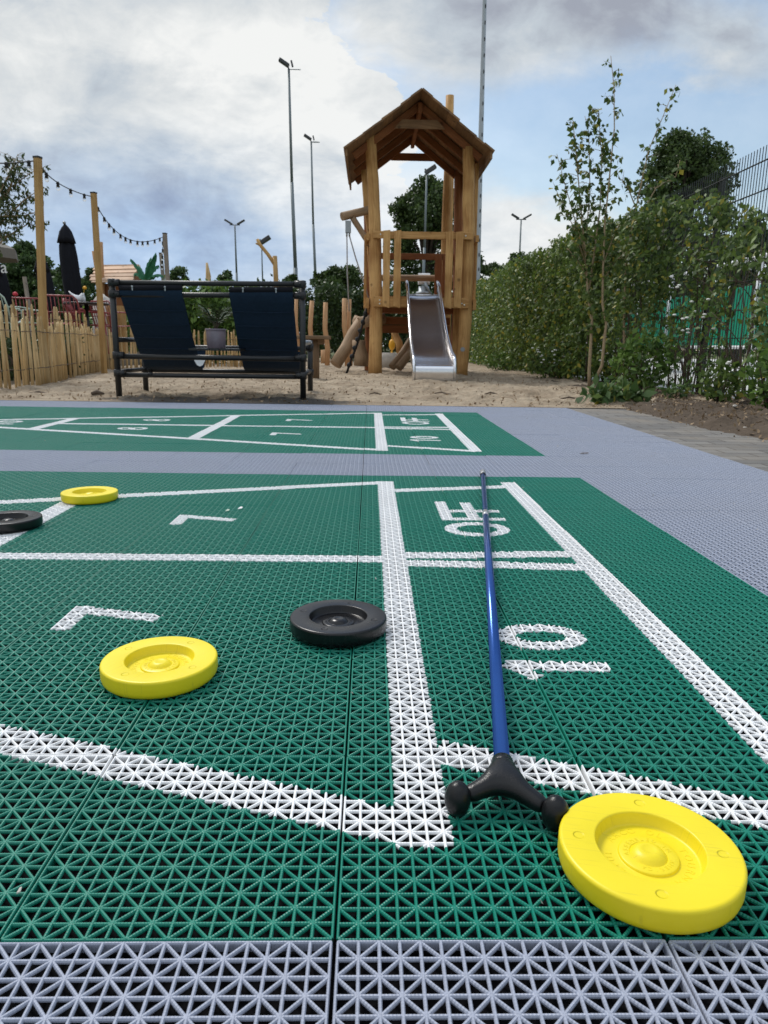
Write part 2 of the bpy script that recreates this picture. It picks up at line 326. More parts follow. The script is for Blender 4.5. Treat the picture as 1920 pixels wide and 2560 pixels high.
    def ball(s, c, r, sz=(1, 1, 1), n=12, m=8, lump=0.):
        c = Vector(c); rows = []
        for i in range(m+1):
            t = math.pi*(i/m); rr = []
            for j in range(n):
                a = 2*math.pi*j/n; d = Vector((math.sin(t)*math.cos(a), math.sin(t)*math.sin(a), -math.cos(t)))
                k = r*(1+lump*mnoise.noise(d*2+c*3)); rr.append(c+Vector((d.x*sz[0], d.y*sz[1], d.z*sz[2]))*k)
            rows.append(rr)
        s.quadgrid(rows, True, True, [i*.1 for i in range(m+1)], [j*.1 for j in range(n+1)], False)
    def build(s, name, mat, parent=None, origin=None):
        me = bpy.data.meshes.new(name); o = bpy.data.objects.new(name, me); COL.objects.link(o)
        off = worldloc(parent) if parent is not None else Vector(origin if origin is not None else (0, 0, 0))
        me.from_pydata([(p[0]-off.x, p[1]-off.y, p[2]-off.z) for p in s.v], [], s.f)
        uvl = me.uv_layers.new(name='UVMap'); uvl.data.foreach_set('uv', np.array(s.uv, dtype=np.float32).ravel())
        me.polygons.foreach_set('use_smooth', s.sm); me.materials.append(mat); me.update()
        if parent is not None: o.parent = parent
        elif origin is not None: o.location = origin
        return o
def npmesh(name, V, Q, mats, parent=None, mi=None, uv=None, origin=None):
    me = bpy.data.meshes.new(name); o = bpy.data.objects.new(name, me); COL.objects.link(o)
    off = worldloc(parent) if parent is not None else Vector(origin if origin is not None else (0, 0, 0))
    V = np.asarray(V, dtype=np.float64)-np.array(off); Q = np.asarray(Q, dtype=np.int32)
    me.vertices.add(len(V)); me.vertices.foreach_set('co', V.astype(np.float32).ravel())
    k = Q.shape[1]; me.loops.add(Q.size); me.loops.foreach_set('vertex_index', Q.ravel())
    me.polygons.add(len(Q)); me.polygons.foreach_set('loop_start', np.arange(0, Q.size, k, dtype=np.int32)); me.polygons.foreach_set('loop_total', np.full(len(Q), k, dtype=np.int32))
    for m in mats: me.materials.append(m)
    if mi is not None: me.polygons.foreach_set('material_index', np.asarray(mi, dtype=np.int32))
    if uv is not None:
        l = me.uv_layers.new(name='UVMap'); l.data.foreach_set('uv', np.asarray(uv, dtype=np.float32).ravel())
    me.update(calc_edges=True); me.validate()
    if parent is not None: o.parent = parent
    elif origin is not None: o.location = origin
    return o
def leaves(P, size, droop=.3, wide=.55, nrm=None):
    """diamond leaves folded along the midrib at the points P -> verts, quads"""
    P = np.asarray(P, float); N = len(P)
    d = rng.normal(size=(N, 3)); d[:, 2] -= droop*2; d /= np.linalg.norm(d, axis=1)[:, None]
    u = rng.normal(size=(N, 3))
    if nrm is not None: u = u*.6+nrm
    w = np.cross(d, u); w /= np.linalg.norm(w, axis=1)[:, None]+1e-9
    nn = np.cross(w, d)
    s = size*rng.uniform(.6, 1.25, size=(N, 1))
    a = P; b = P+d*s*.42+w*s*wide*.5+nn*s*.06; c = P+d*s; e = P+d*s*.42-w*s*wide*.5+nn*s*.06
    V = np.stack([a, b, c, e], 1).reshape(-1, 3); Q = np.arange(4*N).reshape(N, 4)
    return V, Q
def foliage(name, P, size, mat, parent=None, **k):
    V, Q = leaves(P, size, **k); return npmesh(name, V, Q, [mat], parent)
# ------------------------------------------------------------------ the court floor: a real open grid of clipped tiles
def seg(x, y, p, q, w):
    d = np.array(q)-np.array(p); L = math.hypot(*d); d = d/L
    t = (x-p[0])*d[0]+(y-p[1])*d[1]; s = -(x-p[0])*d[1]+(y-p[1])*d[0]
    return (t >= 0) & (t <= L) & (np.abs(s) <= w/2)
def ring(x, y, c, rx, ry, w):
    o = ((x-c[0])/rx)**2+((y-c[1])/ry)**2; i = ((x-c[0])/(rx-w))**2+((y-c[1])/(ry-w))**2
    return (o <= 1) & (i >= 1)
def court_mask(x, Y):
    y = Y; m = (x > .05) & (x < .102) & (y > -.896) & (y < .892)
    m |= (x > .455) & (x < .504) & (y > -.885) & (y < .90)
    m |= seg(x, y, (.06, .868), (-2.5, 0.0), .05) | seg(x, y, (.06, -.868), (-2.5, 0.0), .05)
    e = .868-(.06-x)*.339
    m |= (x > -.833) & (x < -.775) & (np.abs(y) < e)
    m |= (x > -1.71) & (x < -1.65) & (np.abs(y) < e)
    m |= (x > -1.66) & (x < .06) & (y > -.025) & (y < .021)
    m |= seg(x, y, (.1, .029), (.46, .045), .047) | seg(x, y, (.1, -.027), (.46, -.048), .045)
    m |= seg(x, y, (.1, -.738), (.48, -.875), .048) | seg(x, y, (.1, .738), (.48, .828), .046)
    def seven(cx, cy):
        return seg(x, y, (cx-.068, cy-.052), (cx-.068, cy+.052), .030) | seg(x, y, (cx-.07, cy+.036), (cx+.068, cy-.002), .030)
    m |= seven(-.385, .332) | seven(-.385, -.346)
    def eight(cx, cy):
        return ring(x, y, (cx-.034, cy), .040, .046, .025) | ring(x, y, (cx+.034, cy), .046, .054, .027)
    m |= eight(-1.205, .245) | eight(-1.205, -.19)
    def ten(cx, cy):
        return ring(x, y, (cx, cy+.068), .069, .051, .030) | seg(x, y, (cx-.072, cy-.035), (cx+.07, cy-.042), .030) | seg(x, y, (cx-.072, cy-.030), (cx-.036, cy-.076), .021)
    m |= ten(.29, -.48) | ten(-1.95, -.01)
    m |= ring(x, y, (.288, .264), .080, .070, .031)
    for y0 in (.358, .452):
        m |= seg(x, y, (.212, y0+.012), (.376, y0+.012), .029)
        m |= seg(x, y, (.226, y0), (.226, y0+(.10 if y0 < .4 else .13)), .032)
        m |= seg(x, y, (.296, y0), (.296, y0+(.09 if y0 < .4 else .12)), .031)
    return m
def paint_mask(x, y):
    return court_mask(x, y-1.0) | court_mask(x, y-3.5)
def build_court():
    VV = []; MI = []; UV = []
    ex = .0019; ey = .0014; n = 16; w = .0028; dep = .0027
    s = (T-2*ex)/n; sy_ = (T-2*ey)/n
    bars = []
    for k in range(n+1):
        bars.append((ex+k*s, ey, ex+k*s, T-ey, 0.0, 1 if k in (0, n) else 0))
        bars.append((ex, ey+k*sy_, T-ex, ey+k*sy_, -.0003, 1 if k in (0, n) else 0))
    for k in range(-n+2, n, 2):                       # diagonals through the star nodes
        a, b = max(0, k), min(n, n+k)
        bars.append((ex+a*s, ey+(a-k)*sy_, ex+b*s, ey+(b-k)*sy_, -.00015, 0))
        k2 = k+n; a, b = max(0, k2-n), min(n, k2)
        bars.append((ex+a*s, ey+(k2-a)*sy_, ex+b*s, ey+(k2-b)*sy_, -.00045, 0))
    B = np.array(bars); NB = len(B); NS = 126
    tt = (np.arange(NS)+.5)/NS
    SX = B[:, 0:1]+(B[:, 2:3]-B[:, 0:1])*tt; SY = B[:, 1:2]+(B[:, 3:4]-B[:, 1:2])*tt
    prof0 = np.array([(-.5, -dep), (-.5, -.0013), (-.24, -.0001), (.24, -.0001), (.5, -.0013), (.5, -dep)])
    for i in range(-17, 6):
        for j in range(-5, 20):
            if j > 6 and i > 6: continue
            ox, oy = i*T, j*T
            green = (i < 3) and (0 <= j < 8 or 10 <= j < 18)
            base = 0 if green else 1
            pieces = []
            if green:
                mk = paint_mask(SX+ox, SY+oy)
                if mk.any():
                    for b in range(NB):
                        r = mk[b]; ch = np.flatnonzero(r[1:] != r[:-1])+1
                        ed = np.concatenate([[0], ch, [NS]])
                        for q in range(len(ed)-1):
                            t0, t1 = ed[q]/NS, ed[q+1]/NS
                            if 0 < q: t0 += rng.uniform(-.004, .004)*0
                            pieces.append((b, t0, t1, 2 if r[ed[q]] else 0))
                else: pieces = [(b, 0., 1., 0) for b in range(NB)]
            else: pieces = [(b, 0., 1., 1) for b in range(NB)]
            pb = np.array([p[0] for p in pieces]); t0 = np.array([p[1] for p in pieces]); t1 = np.array([p[2] for p in pieces])
            bb = B[pb]; ax_ = bb[:, 0:2]; dx = bb[:, 2:4]-bb[:, 0:2]
            L = np.linalg.norm(dx, axis=1); dn = dx/L[:, None]; nx = np.stack([-dn[:, 1], dn[:, 0]], 1)
            A = ax_+dx*t0[:, None]; C = ax_+dx*t1[:, None]
            wid = np.where(bb[:, 5] > 0, w*.8, w)*(1.0)
            P = np.zeros((len(pb), 2, 6, 3))
            for e_i, E in ((0, A), (1, C)):
                P[:, e_i, :, 0] = E[:, 0:1]+nx[:, 0:1]*prof0[None, :, 0]*wid[:, None]
                P[:, e_i, :, 1] = E[:, 1:2]+nx[:, 1:2]*prof0[None, :, 0]*wid[:, None]
                P[:, e_i, :, 2] = bb[:, 4:5]+np.where((prof0[None, :, 1] < -.002) & (bb[:, 5:6] > 0), -.008, prof0[None, :, 1])
            # tiles never sit perfectly true
            rot = rng.normal(0, .0009); dz = rng.normal(0, .0003); jx, jy = rng.normal(0, .0003, 2); tx, ty = rng.normal(0, .0025, 2)
            X = P[..., 0]-T/2; Y = P[..., 1]-T/2
            P[..., 2] += dz+tx*X+ty*Y
            P[..., 0] = X-rot*Y+T/2+ox+jx-(.0006 if i < 0 else (-.0003 if i < 1 else (-.0016 if i < 2 else -.0019))); P[..., 1] = Y+rot*X+T/2+oy+jy
            quads = np.stack([P[:, 0, :-1], P[:, 0, 1:], P[:, 1, 1:], P[:, 1, :-1]], 2)   # piece,5,4,3
            VV.append(quads.reshape(-1, 3)); MI.append(np.repeat(np.array([p[3] for p in pieces]), 5))
            ua = np.zeros((len(pb), 5, 4, 2)); ua[..., 0:2, 0] = (t0*L)[:, None, None]; ua[..., 2:4, 0] = (t1*L)[:, None, None]
            UV.append(ua.reshape(-1, 2))
            if j < 8 and i > -9:                      # moulded fillet at every star node
                gx, gy = np.meshgrid(np.arange(1, n), np.arange(1, n)); sel = ((gx+gy) % 2) == 0
                gx = ex+gx[sel]*s; gy = ey+gy[sel]*sy_; k8 = np.arange(8)*math.pi/4+math.pi/8
                X = gx[:, None]+np.cos(k8)*.0022-T/2; Y = gy[:, None]+np.sin(k8)*.0022-T/2
                O = np.stack([X-rot*Y+T/2+ox+jx-(.0006 if i < 0 else (-.0003 if i < 1 else (-.0016 if i < 2 else -.0019))), Y+rot*X+T/2+oy+jy, np.full_like(X, -.00045)+dz+tx*X+ty*Y], 2)
                qd = O[:, [[0, 1, 2, 3], [0, 3, 4, 7], [4, 5, 6, 7]]]
                pm = paint_mask(gx+ox, gy+oy) if green else np.zeros(len(gx), bool)
                VV.append(qd.reshape(-1, 3)); MI.append(np.repeat(np.where(pm, 2, base), 3)); UV.append(np.zeros((len(gx)*12, 2)))
    V = np.concatenate(VV); Q = np.arange(len(V)).reshape(-1, 4)
    o = npmesh('court_floor', V, Q, [M['green_tile'], M['grey_tile'], M['paint']], None, np.concatenate(MI), np.concatenate(UV))
    tag(o, 'interlocking green and lavender grey grid tiles with white painted shuffleboard lines and numbers', 'court floor', kind='structure')
build_court()
def slab(name, x0, x1, y0, y1, z, mat, label, cat, th=.05):
    b = MB(); b.box(((x0+x1)/2, (y0+y1)/2, z-th/2), (x1-x0, y1-y0, th), .001); o = b.build(name, mat); return tag(o, label, cat, kind='structure')
slab('court_underlay', -4.3, 1.505, -1.3, 5.02, -.0125, M['underlay'], 'dark base showing through the open grid of the court tiles', 'court base')
b = MB(); b.sheet([[(-900, -300, -.09), (900, -300, -.09)], [(-900, 1500, -.09), (900, 1500, -.09)]], False)
tag(b.build('ground', M['ground']), 'dull green ground reaching away to the tree line', 'ground', kind='structure')
# ------------------------------------------------------------------ sand, paving, soil
def sand_z(x, y):
    v = Vector((x, y, 0)); t = min(1, max(0, (y-5.05)/.5))
    h = .024*mnoise.noise(v*1.3)+.034*mnoise.noise(v*4.1+Vector((5, 1, 0)))+.034*abs(mnoise.noise(v*8.))+.014*mnoise.noise(v*19.)
    return -.004+t*(h-.004)+.004
def grid(name, xs, ys, zf, mat, label, cat):
    V = [(x, y, zf(x, y)) for y in ys for x in xs]; nx = len(xs)
    Q = [(j*nx+i, j*nx+i+1, (j+1)*nx+i+1, (j+1)*nx+i) for j in range(len(ys)-1) for i in range(nx-1)]
    o = npmesh(name, V, Q, [mat]); o.data.polygons.foreach_set('use_smooth', [True]*len(Q)); return tag(o, label, cat, kind='structure')
ys = list(np.concatenate([np.arange(5.02, 8, .03), np.arange(8, 13, .06), np.arange(13, 24, .25)]))
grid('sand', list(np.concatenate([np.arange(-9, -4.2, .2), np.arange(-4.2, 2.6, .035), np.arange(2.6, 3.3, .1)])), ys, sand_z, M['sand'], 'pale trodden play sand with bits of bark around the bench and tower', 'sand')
def soil_z(x, y):
    v = Vector((x, y, 3)); edge = min(1, max(0, (x-(1.86+max(0, (3.6-y))*.2))/.25)); top = min(1, max(0, (5.25-y)/.2)); k = edge*1.
    return -.03+k*(.045+.035*mnoise.noise(v*2.2)+.05*abs(mnoise.noise(v*7))+.025*mnoise.noise(v*20))
grid('soil_bed', list(np.arange(1.6, 3.42, .04)), list(np.concatenate([np.arange(1.0, 7.5, .04), np.arange(7.5, 9.6, .1)])), lambda x, y: soil_z(x, y) if y < 5.2 else soil_z(x, y)-.0-.06*min(1, (y-5.2)/.5)*(1 if x < 2.4 else .3), M['soil'], 'brown crumbly soil bed along the foot of the hedge', 'soil bed')
slab('paving', 1.506, 2.5, -1.3, 5.05, -.006, M['paving'], 'grey brick paving dusted with sand beside the court', 'paving', .05)
slab('sports_ground', 3.42, 40, 0, 40, -.02, M['sports_ground'], 'pale hard sports ground beyond the wire fence', 'sports ground')
TZ = .25
b = MB(); b.poly([(-9, 7.2, -.06), (-4.5, 7.2, -.06), (-3.98, 7.6, -.06), (-3.86, 8.9, -.06), (-3.84, 9.88, -.06), (-9, 9.88, -.06)], (0, 0, .35)); tag(b.build('bank', M['soil']), 'raised planting bank between the two paling fences', 'bank', kind='structure')
slab('terrace', -14, -4.45, 9.9, 20, .25, M['terrace'], 'raised cafe terrace behind the paling fences', 'terrace', .5)
# ------------------------------------------------------------------ discs
def glyph_ring(txt, rad, size, ang0, step, z, th, face_in=False):
    V = []; Fc = []
    cu = bpy.data.curves.new('glyphs', 'FONT'); ob = bpy.data.objects.new('glyphs', cu); COL.objects.link(ob)
    dg = bpy.context.evaluated_depsgraph_get()
    for k, ch in enumerate(txt):
        if ch == ' ': continue
        cu.body = ch; cu.size = size; cu.extrude = th; cu.align_x = 'CENTER'; dg.update()
        me = ob.evaluated_get(dg).to_mesh(); a = ang0-k*step
        m = Matrix.Translation((rad*math.cos(a), rad*math.sin(a), z)) @ Matrix.Rotation(a-math.pi/2, 4, 'Z')
        b0 = len(V); V += [tuple(m @ v.co) for v in me.vertices]; Fc += [tuple(b0+i for i in p.vertices) for p in me.polygons]
        ob.evaluated_get(dg).to_mesh_clear()
    bpy.data.objects.remove(ob); bpy.data.curves.remove(cu)
    return V, Fc
DPROF = [(.0, 0), (.066, 0), (.0715, .0012), (.074, .004), (.0752, .0085), (.0752, .0165), (.0752, .0210)]+[(.0717+.0035*math.cos(a*math.pi/16), .0215+.0035*math.sin(a*math.pi/16)) for a in range(1, 9)]+[(.0461, .025), (.0453, .0248), (.0447, .0242), (.0443, .0232),
         (.0425, .0145), (.0415, .0135), (.040, .0130), (.0262, .0130), (.0252, .0134), (.0247, .0150), (.0238, .0156), (.0160, .0156), (.0154, .0150), (.0148, .0155), (.0130, .0178), (.0095, .0198), (.0062, .0207), (.0054, .0203), (.0, .0205)]
def make_disc(kind, label):
    b = MB(); b.lathe(DPROF, n=128); o = b.build('shuffleboard_disc', M[kind+'_disc']); o.data.set_sharp_from_angle(angle=R(42))
    tag(o, label, 'shuffleboard disc', 'shuffleboard discs on the green court')
    V = []; Fc = []
    for txt, rad, sz, a0, st, z in (('TOURNAMENT', .0305, .0095, R(25), R(15.5), .0131), ('ARCO OL', .0305, .0095, R(150), R(14), .0131), ('PEFUL', .0305, .0085, R(235), R(13), .0131), ('ASSEMBLED IN', .0172, .0055, R(190), R(15), .0157), ('AMERICA', .0172, .0055, R(340), R(15), .0157)):
        v, f = glyph_ring(txt, rad, sz, a0, st, z, .00017); n0 = len(V); V += v; Fc += [tuple(n0+i for i in q) for q in f]
    me = bpy.data.meshes.new('raised_lettering'); me.from_pydata(V, [], Fc); me.materials.append(M[kind+'_disc']); me.update()
    t = bpy.data.objects.new('raised_lettering', me); COL.objects.link(t); t.parent = o
    return o
d1 = make_disc('yellow', 'large yellow disc in the right foreground touching the fork of the blue cue'); d1.location = (.2635, .0735, .0004); d1.rotation_euler.z = R(-12)
d2 = copy_tree(d1); d2['label'] = 'yellow disc lying on green tiles just below the nearest figure seven'; d2.location = (-.2545, .444, .0004); d2.rotation_euler.z = R(60)
d3 = copy_tree(d1); d3['label'] = 'yellow disc on the white line crossing, farthest disc from the cue'; d3.location = (-.762, 1.55, .0004); d3.rotation_euler.z = R(20)
k1 = make_disc('black', 'black disc with a glossy recess beside the wide white line'); k1.location = (-.0235, .604, .0004); k1.rotation_euler.z = R(72)
k2 = copy_tree(k1); k2['label'] = 'black disc cut off by the left edge of the photo on a white line'; k2.location = (-.836, 1.232, .0004); k2.rotation_euler.z = R(10)
# ------------------------------------------------------------------ cue
cue = thing('shuffleboard_cue', 'long blue metal cue with a black two-pronged head lying on the green court', 'cue', (.165, .23, 0))
hub = Vector((.1590, .1905, .0235)); tip = Vector((.412, 1.985, .012))
dirv = (tip-hub).normalized()
b = MB(); b.tube([hub+dirv*.01, hub+dirv*.9, tip], [.0083, .0078, .0072], 24); b.build('shaft', M['blue'], cue)
b = MB(); p = hub+dirv*1.145
b.tube([p, p+dirv*.055], .0079, 20); b.build('worn_sticker', M['clear_cap'], cue)
b = MB(); b.tube([tip-dirv*.035, tip-dirv*.03, tip-dirv*.02, tip-dirv*.018], [.0075, .0098, .0098, .0075], 20); b.build('collar', M['black_plastic'], cue)
b = MB(); b.tube([tip-dirv*.018, tip, tip+dirv*.024, tip+dirv*.03], [.0085, .0095, .0118, .0105], 10); b.build('end_cap', M['clear_cap'], cue)
# forked head as one grown skin
def skin(name, pts, edges, rads, mat, parent, sub=2, root=0):
    me = bpy.data.meshes.new(name); o = bpy.data.objects.new(name, me); COL.objects.link(o)
    me.from_pydata([tuple(p) for p in pts], edges, [])
    o.modifiers.new('Skin', 'SKIN'); 
    for i, rr in enumerate(rads):
        sv = me.skin_vertices[0].data[i]; sv.radius = rr if isinstance(rr, tuple) else (rr, rr); sv.use_root = (i == root)
    m = o.modifiers.new('Subdivision', 'SUBSURF'); m.levels = sub; m.render_levels = sub
    dg = bpy.context.evaluated_depsgraph_get(); dg.update()
    me2 = bpy.data.meshes.new_from_object(o.evaluated_get(dg)); o.modifiers.clear(); o.data = me2
    me2.materials.clear(); me2.materials.append(mat); me2.polygons.foreach_set('use_smooth', [True]*len(me2.polygons))
    off = worldloc(parent); me2.transform(Matrix.Translation(-off)); o.parent = parent
    return o
Lf = Vector((.1090, .148, .017)); Rf = Vector((.1965, .126, .017)); jn = Vector((.1555, .1690, .0240))
up = Vector((0, 0, 1))
hp = [hub+dirv*.006, hub-dirv*.008, jn, jn+(Lf-jn)*.32+up*.001, jn+(Lf-jn)*.64, Lf+(jn-Lf)*.16, jn+(Rf-jn)*.32+up*.001, jn+(Rf-jn)*.64, Rf+(jn-Rf)*.16]
skin('fork_head', hp, [(0, 1), (1, 2), (2, 3), (3, 4), (4, 5), (2, 6), (6, 7), (7, 8)], [.0140, .0150, .0158, .0108, .0092, .0085, .0108, .0092, .0085], M['rubber'], cue, 2, 2)
for q in (Lf, Rf):
    b = MB(); b.ball((q.x, q.y, .0178), .0176, (.72, .72, 1.0), 24, 16); b.build('foot_pad', M['rubber'], cue)
b = MB(); b.tube([hub-dirv*.004, hub+dirv*.010, hub+dirv*.0105], [.0122, .0112, .0090], 28); b.build('socket_rim', M['rubber'], cue)
# ------------------------------------------------------------------ bench
bench = thing('lounge_bench', 'two-seat bench of black scaffold tube with navy sling backs seen from behind', 'bench', (-1.25, 5.85, 0))
xl, xr, yb, yf = -2.005, -.52, 5.5, 6.22
def post(px, py, z1, lo):
    b = MB(); b.tube([(px, py, lo), (px, py, z1)], .024, 16); o = b.build('leg', M['black_metal'], bench)
    for z in ((.19, .33, z1-.03, z1-.115) if z1 > .6 else (.19, z1-.06)):
        c = MB(); c.tube([(px, py, z-.030), (px, py, z-.026), (px, py, z+.026), (px, py, z+.030)], [.025, .032, .032, .025], 16); c.tube([(px, py, z), (px+(.06 if px < -1 else -.06), py, z)], [.029, .027], 14); c.build('clamp_fitting', M['black_plastic'], o)
for px, py, z1 in ((xl, yb, .915), (xr, yb, .925), (xl, yf, .46), (xr, yf, .47)): post(px, py, z1, -.02)
def rail(a, c, r=.0205, name='rail', mat='black_metal'):
    b = MB(); b.tube([a, c], r, 14); return b.build(name, M[mat], bench)
rail((xl, yb, .885), (xr, yb, .897), .020); rail((xl, yb+.01, .795), (xr, yb+.01, .812), .020)
rail((xl, yb, .322), (xr, yb, .322), .021); rail((xl, yb, .176), (xr, yb, .180), .019)
rail((xl, yf, .395), (xr, yf, .40), .02); rail((xl, yf, .19), (xr, yf, .19), .019)
for x in (xl, xr):
    rail((x, yb, .45), (x, yf, .455), .02, 'armrest', 'galv' if x == xr else 'black_metal'); rail((x, yb, .20), (x, yf, .20), .018)
for x in (xl, xr):
    s = 1 if x == xl else -1
    for z in (.898, .805, .33, .19):
        bo = MB(); bo.ball((x+.022*s*.6, yb-.031, z), .008, (1, .6, 1), 8, 6); bo.build('bolt', M['black_plastic'], bench)
def sling(x0, x1, nm=None):
    prof = [(5.475, .842), (5.482, .80), (5.54, .74), (5.64, .615), (5.75, .49), (5.86, .38), (5.95, .30), (6.02, .235), (6.08, .205), (6.14, .225), (6.19, .30), (6.215, .37)]
    b = MB(); n = 14
    def pt(i, j, off):
        y, z = prof[i]; t = j/n; x = x0+(x1-x0)*t+(.0 if i < 2 else .004*mnoise.noise(Vector((i*.7, j*.2, x0))))
        sag = .012*math.sin(math.pi*t)*(1 if 1 < i < 11 else 0)
        return Vector((x+(x1-x0)*.0, y+off+sag, z+off*.3+.004*mnoise.noise(Vector((x*6, i*.9, 3)))))
    b.sheet([[pt(i, j, 0) for j in range(n+1)] for i in range(len(prof))])
    b.sheet([[pt(i, j, .012) for j in range(n+1)] for i in range(len(prof))])
    o = b.build('sling_seat', M['navy_cloth'], bench)
    for y, z in ((5.580, .684), (5.670, .576), (5.760, .476), (5.850, .386)):      # quilting seams running across
        s = MB(); s.tube([(x0+.012, y-.006, z), ((x0+x1)/2, y+.004, z-.004), (x1-.012, y-.006, z)], .0045, 6); s.build('seam', M['navy_cloth'], o)
    r = MB(); r.tube([(x0, yb-.012, .845), (x1, yb-.012, .853)], .0225, 16); r.build('rolled_hem', M['black_canvas'], o)
    for t in (.22, .74):
        g = MB(); x = x0+(x1-x0)*t; g.box((x, yb-.036, .842), (.010, .004, .03), .001); g.ball((x, yb-.038, .855), .009, (1, .5, 1), 8, 6); g.build('buckle', M['galv'], o)
    return o
sl1 = sling(-1.945, -1.457); sling(-1.088, -.592)
b = MB()
for k in range(5):
    b = MB(); b.box((-1.415+.085*k, 5.86, .385), (.074, .55, .018), .003); b.build('centre_slat', M['black_metal'], bench)
b = MB(); b.poly([(-1.385, 5.474, .302), (-1.295, 5.474, .302), (-1.318, 5.474, .262), (-1.340, 5.474, .252), (-1.362, 5.474, .262)], (0, -.002, 0)); b.build('care_label', M['white_rail'], bench)
b = MB()
for k in range(3): b.tube([(xl+.24+.012*k, yb, .176+.002*k), (xl+.245+.012*k, yb-.022, .182), (xl+.25+.012*k, yb, .20)], .006, 8)
b.build('cable_tie', M['black_plastic'], bench)
# pot on the bench
pc = Vector((-1.27, 5.80, .394))
pot = thing('plant_pot', 'lavender grey dented metal plant pot standing on the centre slats of the bench', 'plant pot', pc)
b = MB(); b.lathe([(.0, 0), (.072, 0), (.076, .004), (.082, .13), (.084, .148), (.088, .15), (.088, .158), (.080, .158), (.078, .14), (.0, .138)], pc, 40, True, lambda t, z: 1+.015*mnoise.noise(Vector((t*9, z*25, 1))))
b.build('pot_body', M['pot'], pot)
b = MB(); b.lathe([(.077, .139), (.05, .148), (.0, .150)], pc, 24); b.build('potting_soil', M['soil'], pot)
def fronds(root, c, n, length, h, seedv, mat, stem_mat, leafl=.07, spread=1.):
    rnd = random.Random(seedv); st = MB(); P = []; D = []
    for k in range(n):
        a = 2*math.pi*(k+rnd.uniform(-.3, .3))/n; el = rnd.uniform(.5, 1.2); L = length*rnd.uniform(.7, 1.1); pts = []
        for q in range(9):
            t = q/8; rr = L*t*math.cos(el)*spread; z = h*t*1.2+L*math.sin(el)*t-.55*L*t*t
            pts.append(c+Vector((rr*math.cos(a), rr*math.sin(a), z)))
        st.tube(pts, [.004*(1-.8*q/8) for q in range(9)], 5)
        for q in range(2, 9):
            for s_ in (-1, 1):
                for z_ in range(2):
                    P.append(pts[q]+(pts[q]-pts[q-1])*rnd.random()); D.append((pts[q]-pts[q-1]).normalized()*.7+Vector((-math.sin(a), math.cos(a), 0))*s_+Vector((0, 0, -.35)))
    st.build('stem', stem_mat, root)
    V = []; 
    for p, d in zip(P, D):
        d = d.normalized(); w = d.cross(Vector((0, 0, 1))).normalized(); L = leafl*rnd.uniform(.7, 1.2)
        V += [p, p+d*L*.4+w*L*.10, p+d*L, p+d*L*.4-w*L*.10]
    npmesh('frond', [tuple(v) for v in V], np.arange(len(V)).reshape(-1, 4), [mat], root)
pl = thing('potted_palm', 'young feathery palm growing out of the grey pot on the bench', 'plant', pc+Vector((0, 0, .14)))
fronds(pl, pc+Vector((0, 0, .14)), 9, .24, .10, 3, M['palm_leaf'], M['twig'], .10)
# ------------------------------------------------------------------ play tower
tw = thing('play_tower', 'brown log play tower with gabled plank roof and a steel slide on the front', 'play tower', (.78, 11.6, 0))
yF, yR = 10.9, 12.55
def log(name, pts, rads, mat='tower_wood', parent=tw, n=14, jit=.03):
    P = [Vector(p) for p in pts]; Q = []; rr = []
    if not hasattr(rads, '__len__'): rads = [rads]*len(P)
    for i in range(len(P)-1):
        k = 6
        for q in range(k):
            t = q/k; w = Vector((mnoise.noise(P[i]*2+Vector((t*3, 0, i))), mnoise.noise(P[i]*2+Vector((0, t*3, i+5))), 0))*.012*(1 if (i or q) else 0)
            Q.append(P[i].lerp(P[i+1], t)+w); rr.append((rads[i]*(1-t)+rads[i+1]*t)*(1+.04*mnoise.noise(Vector((q*.6, i, P[i].x)))))
    Q.append(P[-1]); rr.append(rads[-1])
    b = MB(); b.tube(Q, rr, n, True, 1., True, 0.); return b.build(name, M[mat], parent)
log('post', [(.10, yF, -.05), (.105, yF, 1.0), (.07, yF, 2.2), (-.015, yF, 3.40)], [.105, .095, .088, .080])
log('post', [(1.43, yF, -.05), (1.465, yF, 1.0), (1.455, yF, 2.2), (1.41, yF, 3.25)], [.095, .098, .09, .085])
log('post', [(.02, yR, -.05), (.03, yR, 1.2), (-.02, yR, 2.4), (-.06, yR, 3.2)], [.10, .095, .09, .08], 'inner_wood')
log('post', [(1.52, yR, -.05), (1.53, yR, 1.2), (1.50, yR, 2.4), (1.47, yR, 3.3)], [.10, .095, .09, .08], 'inner_wood')
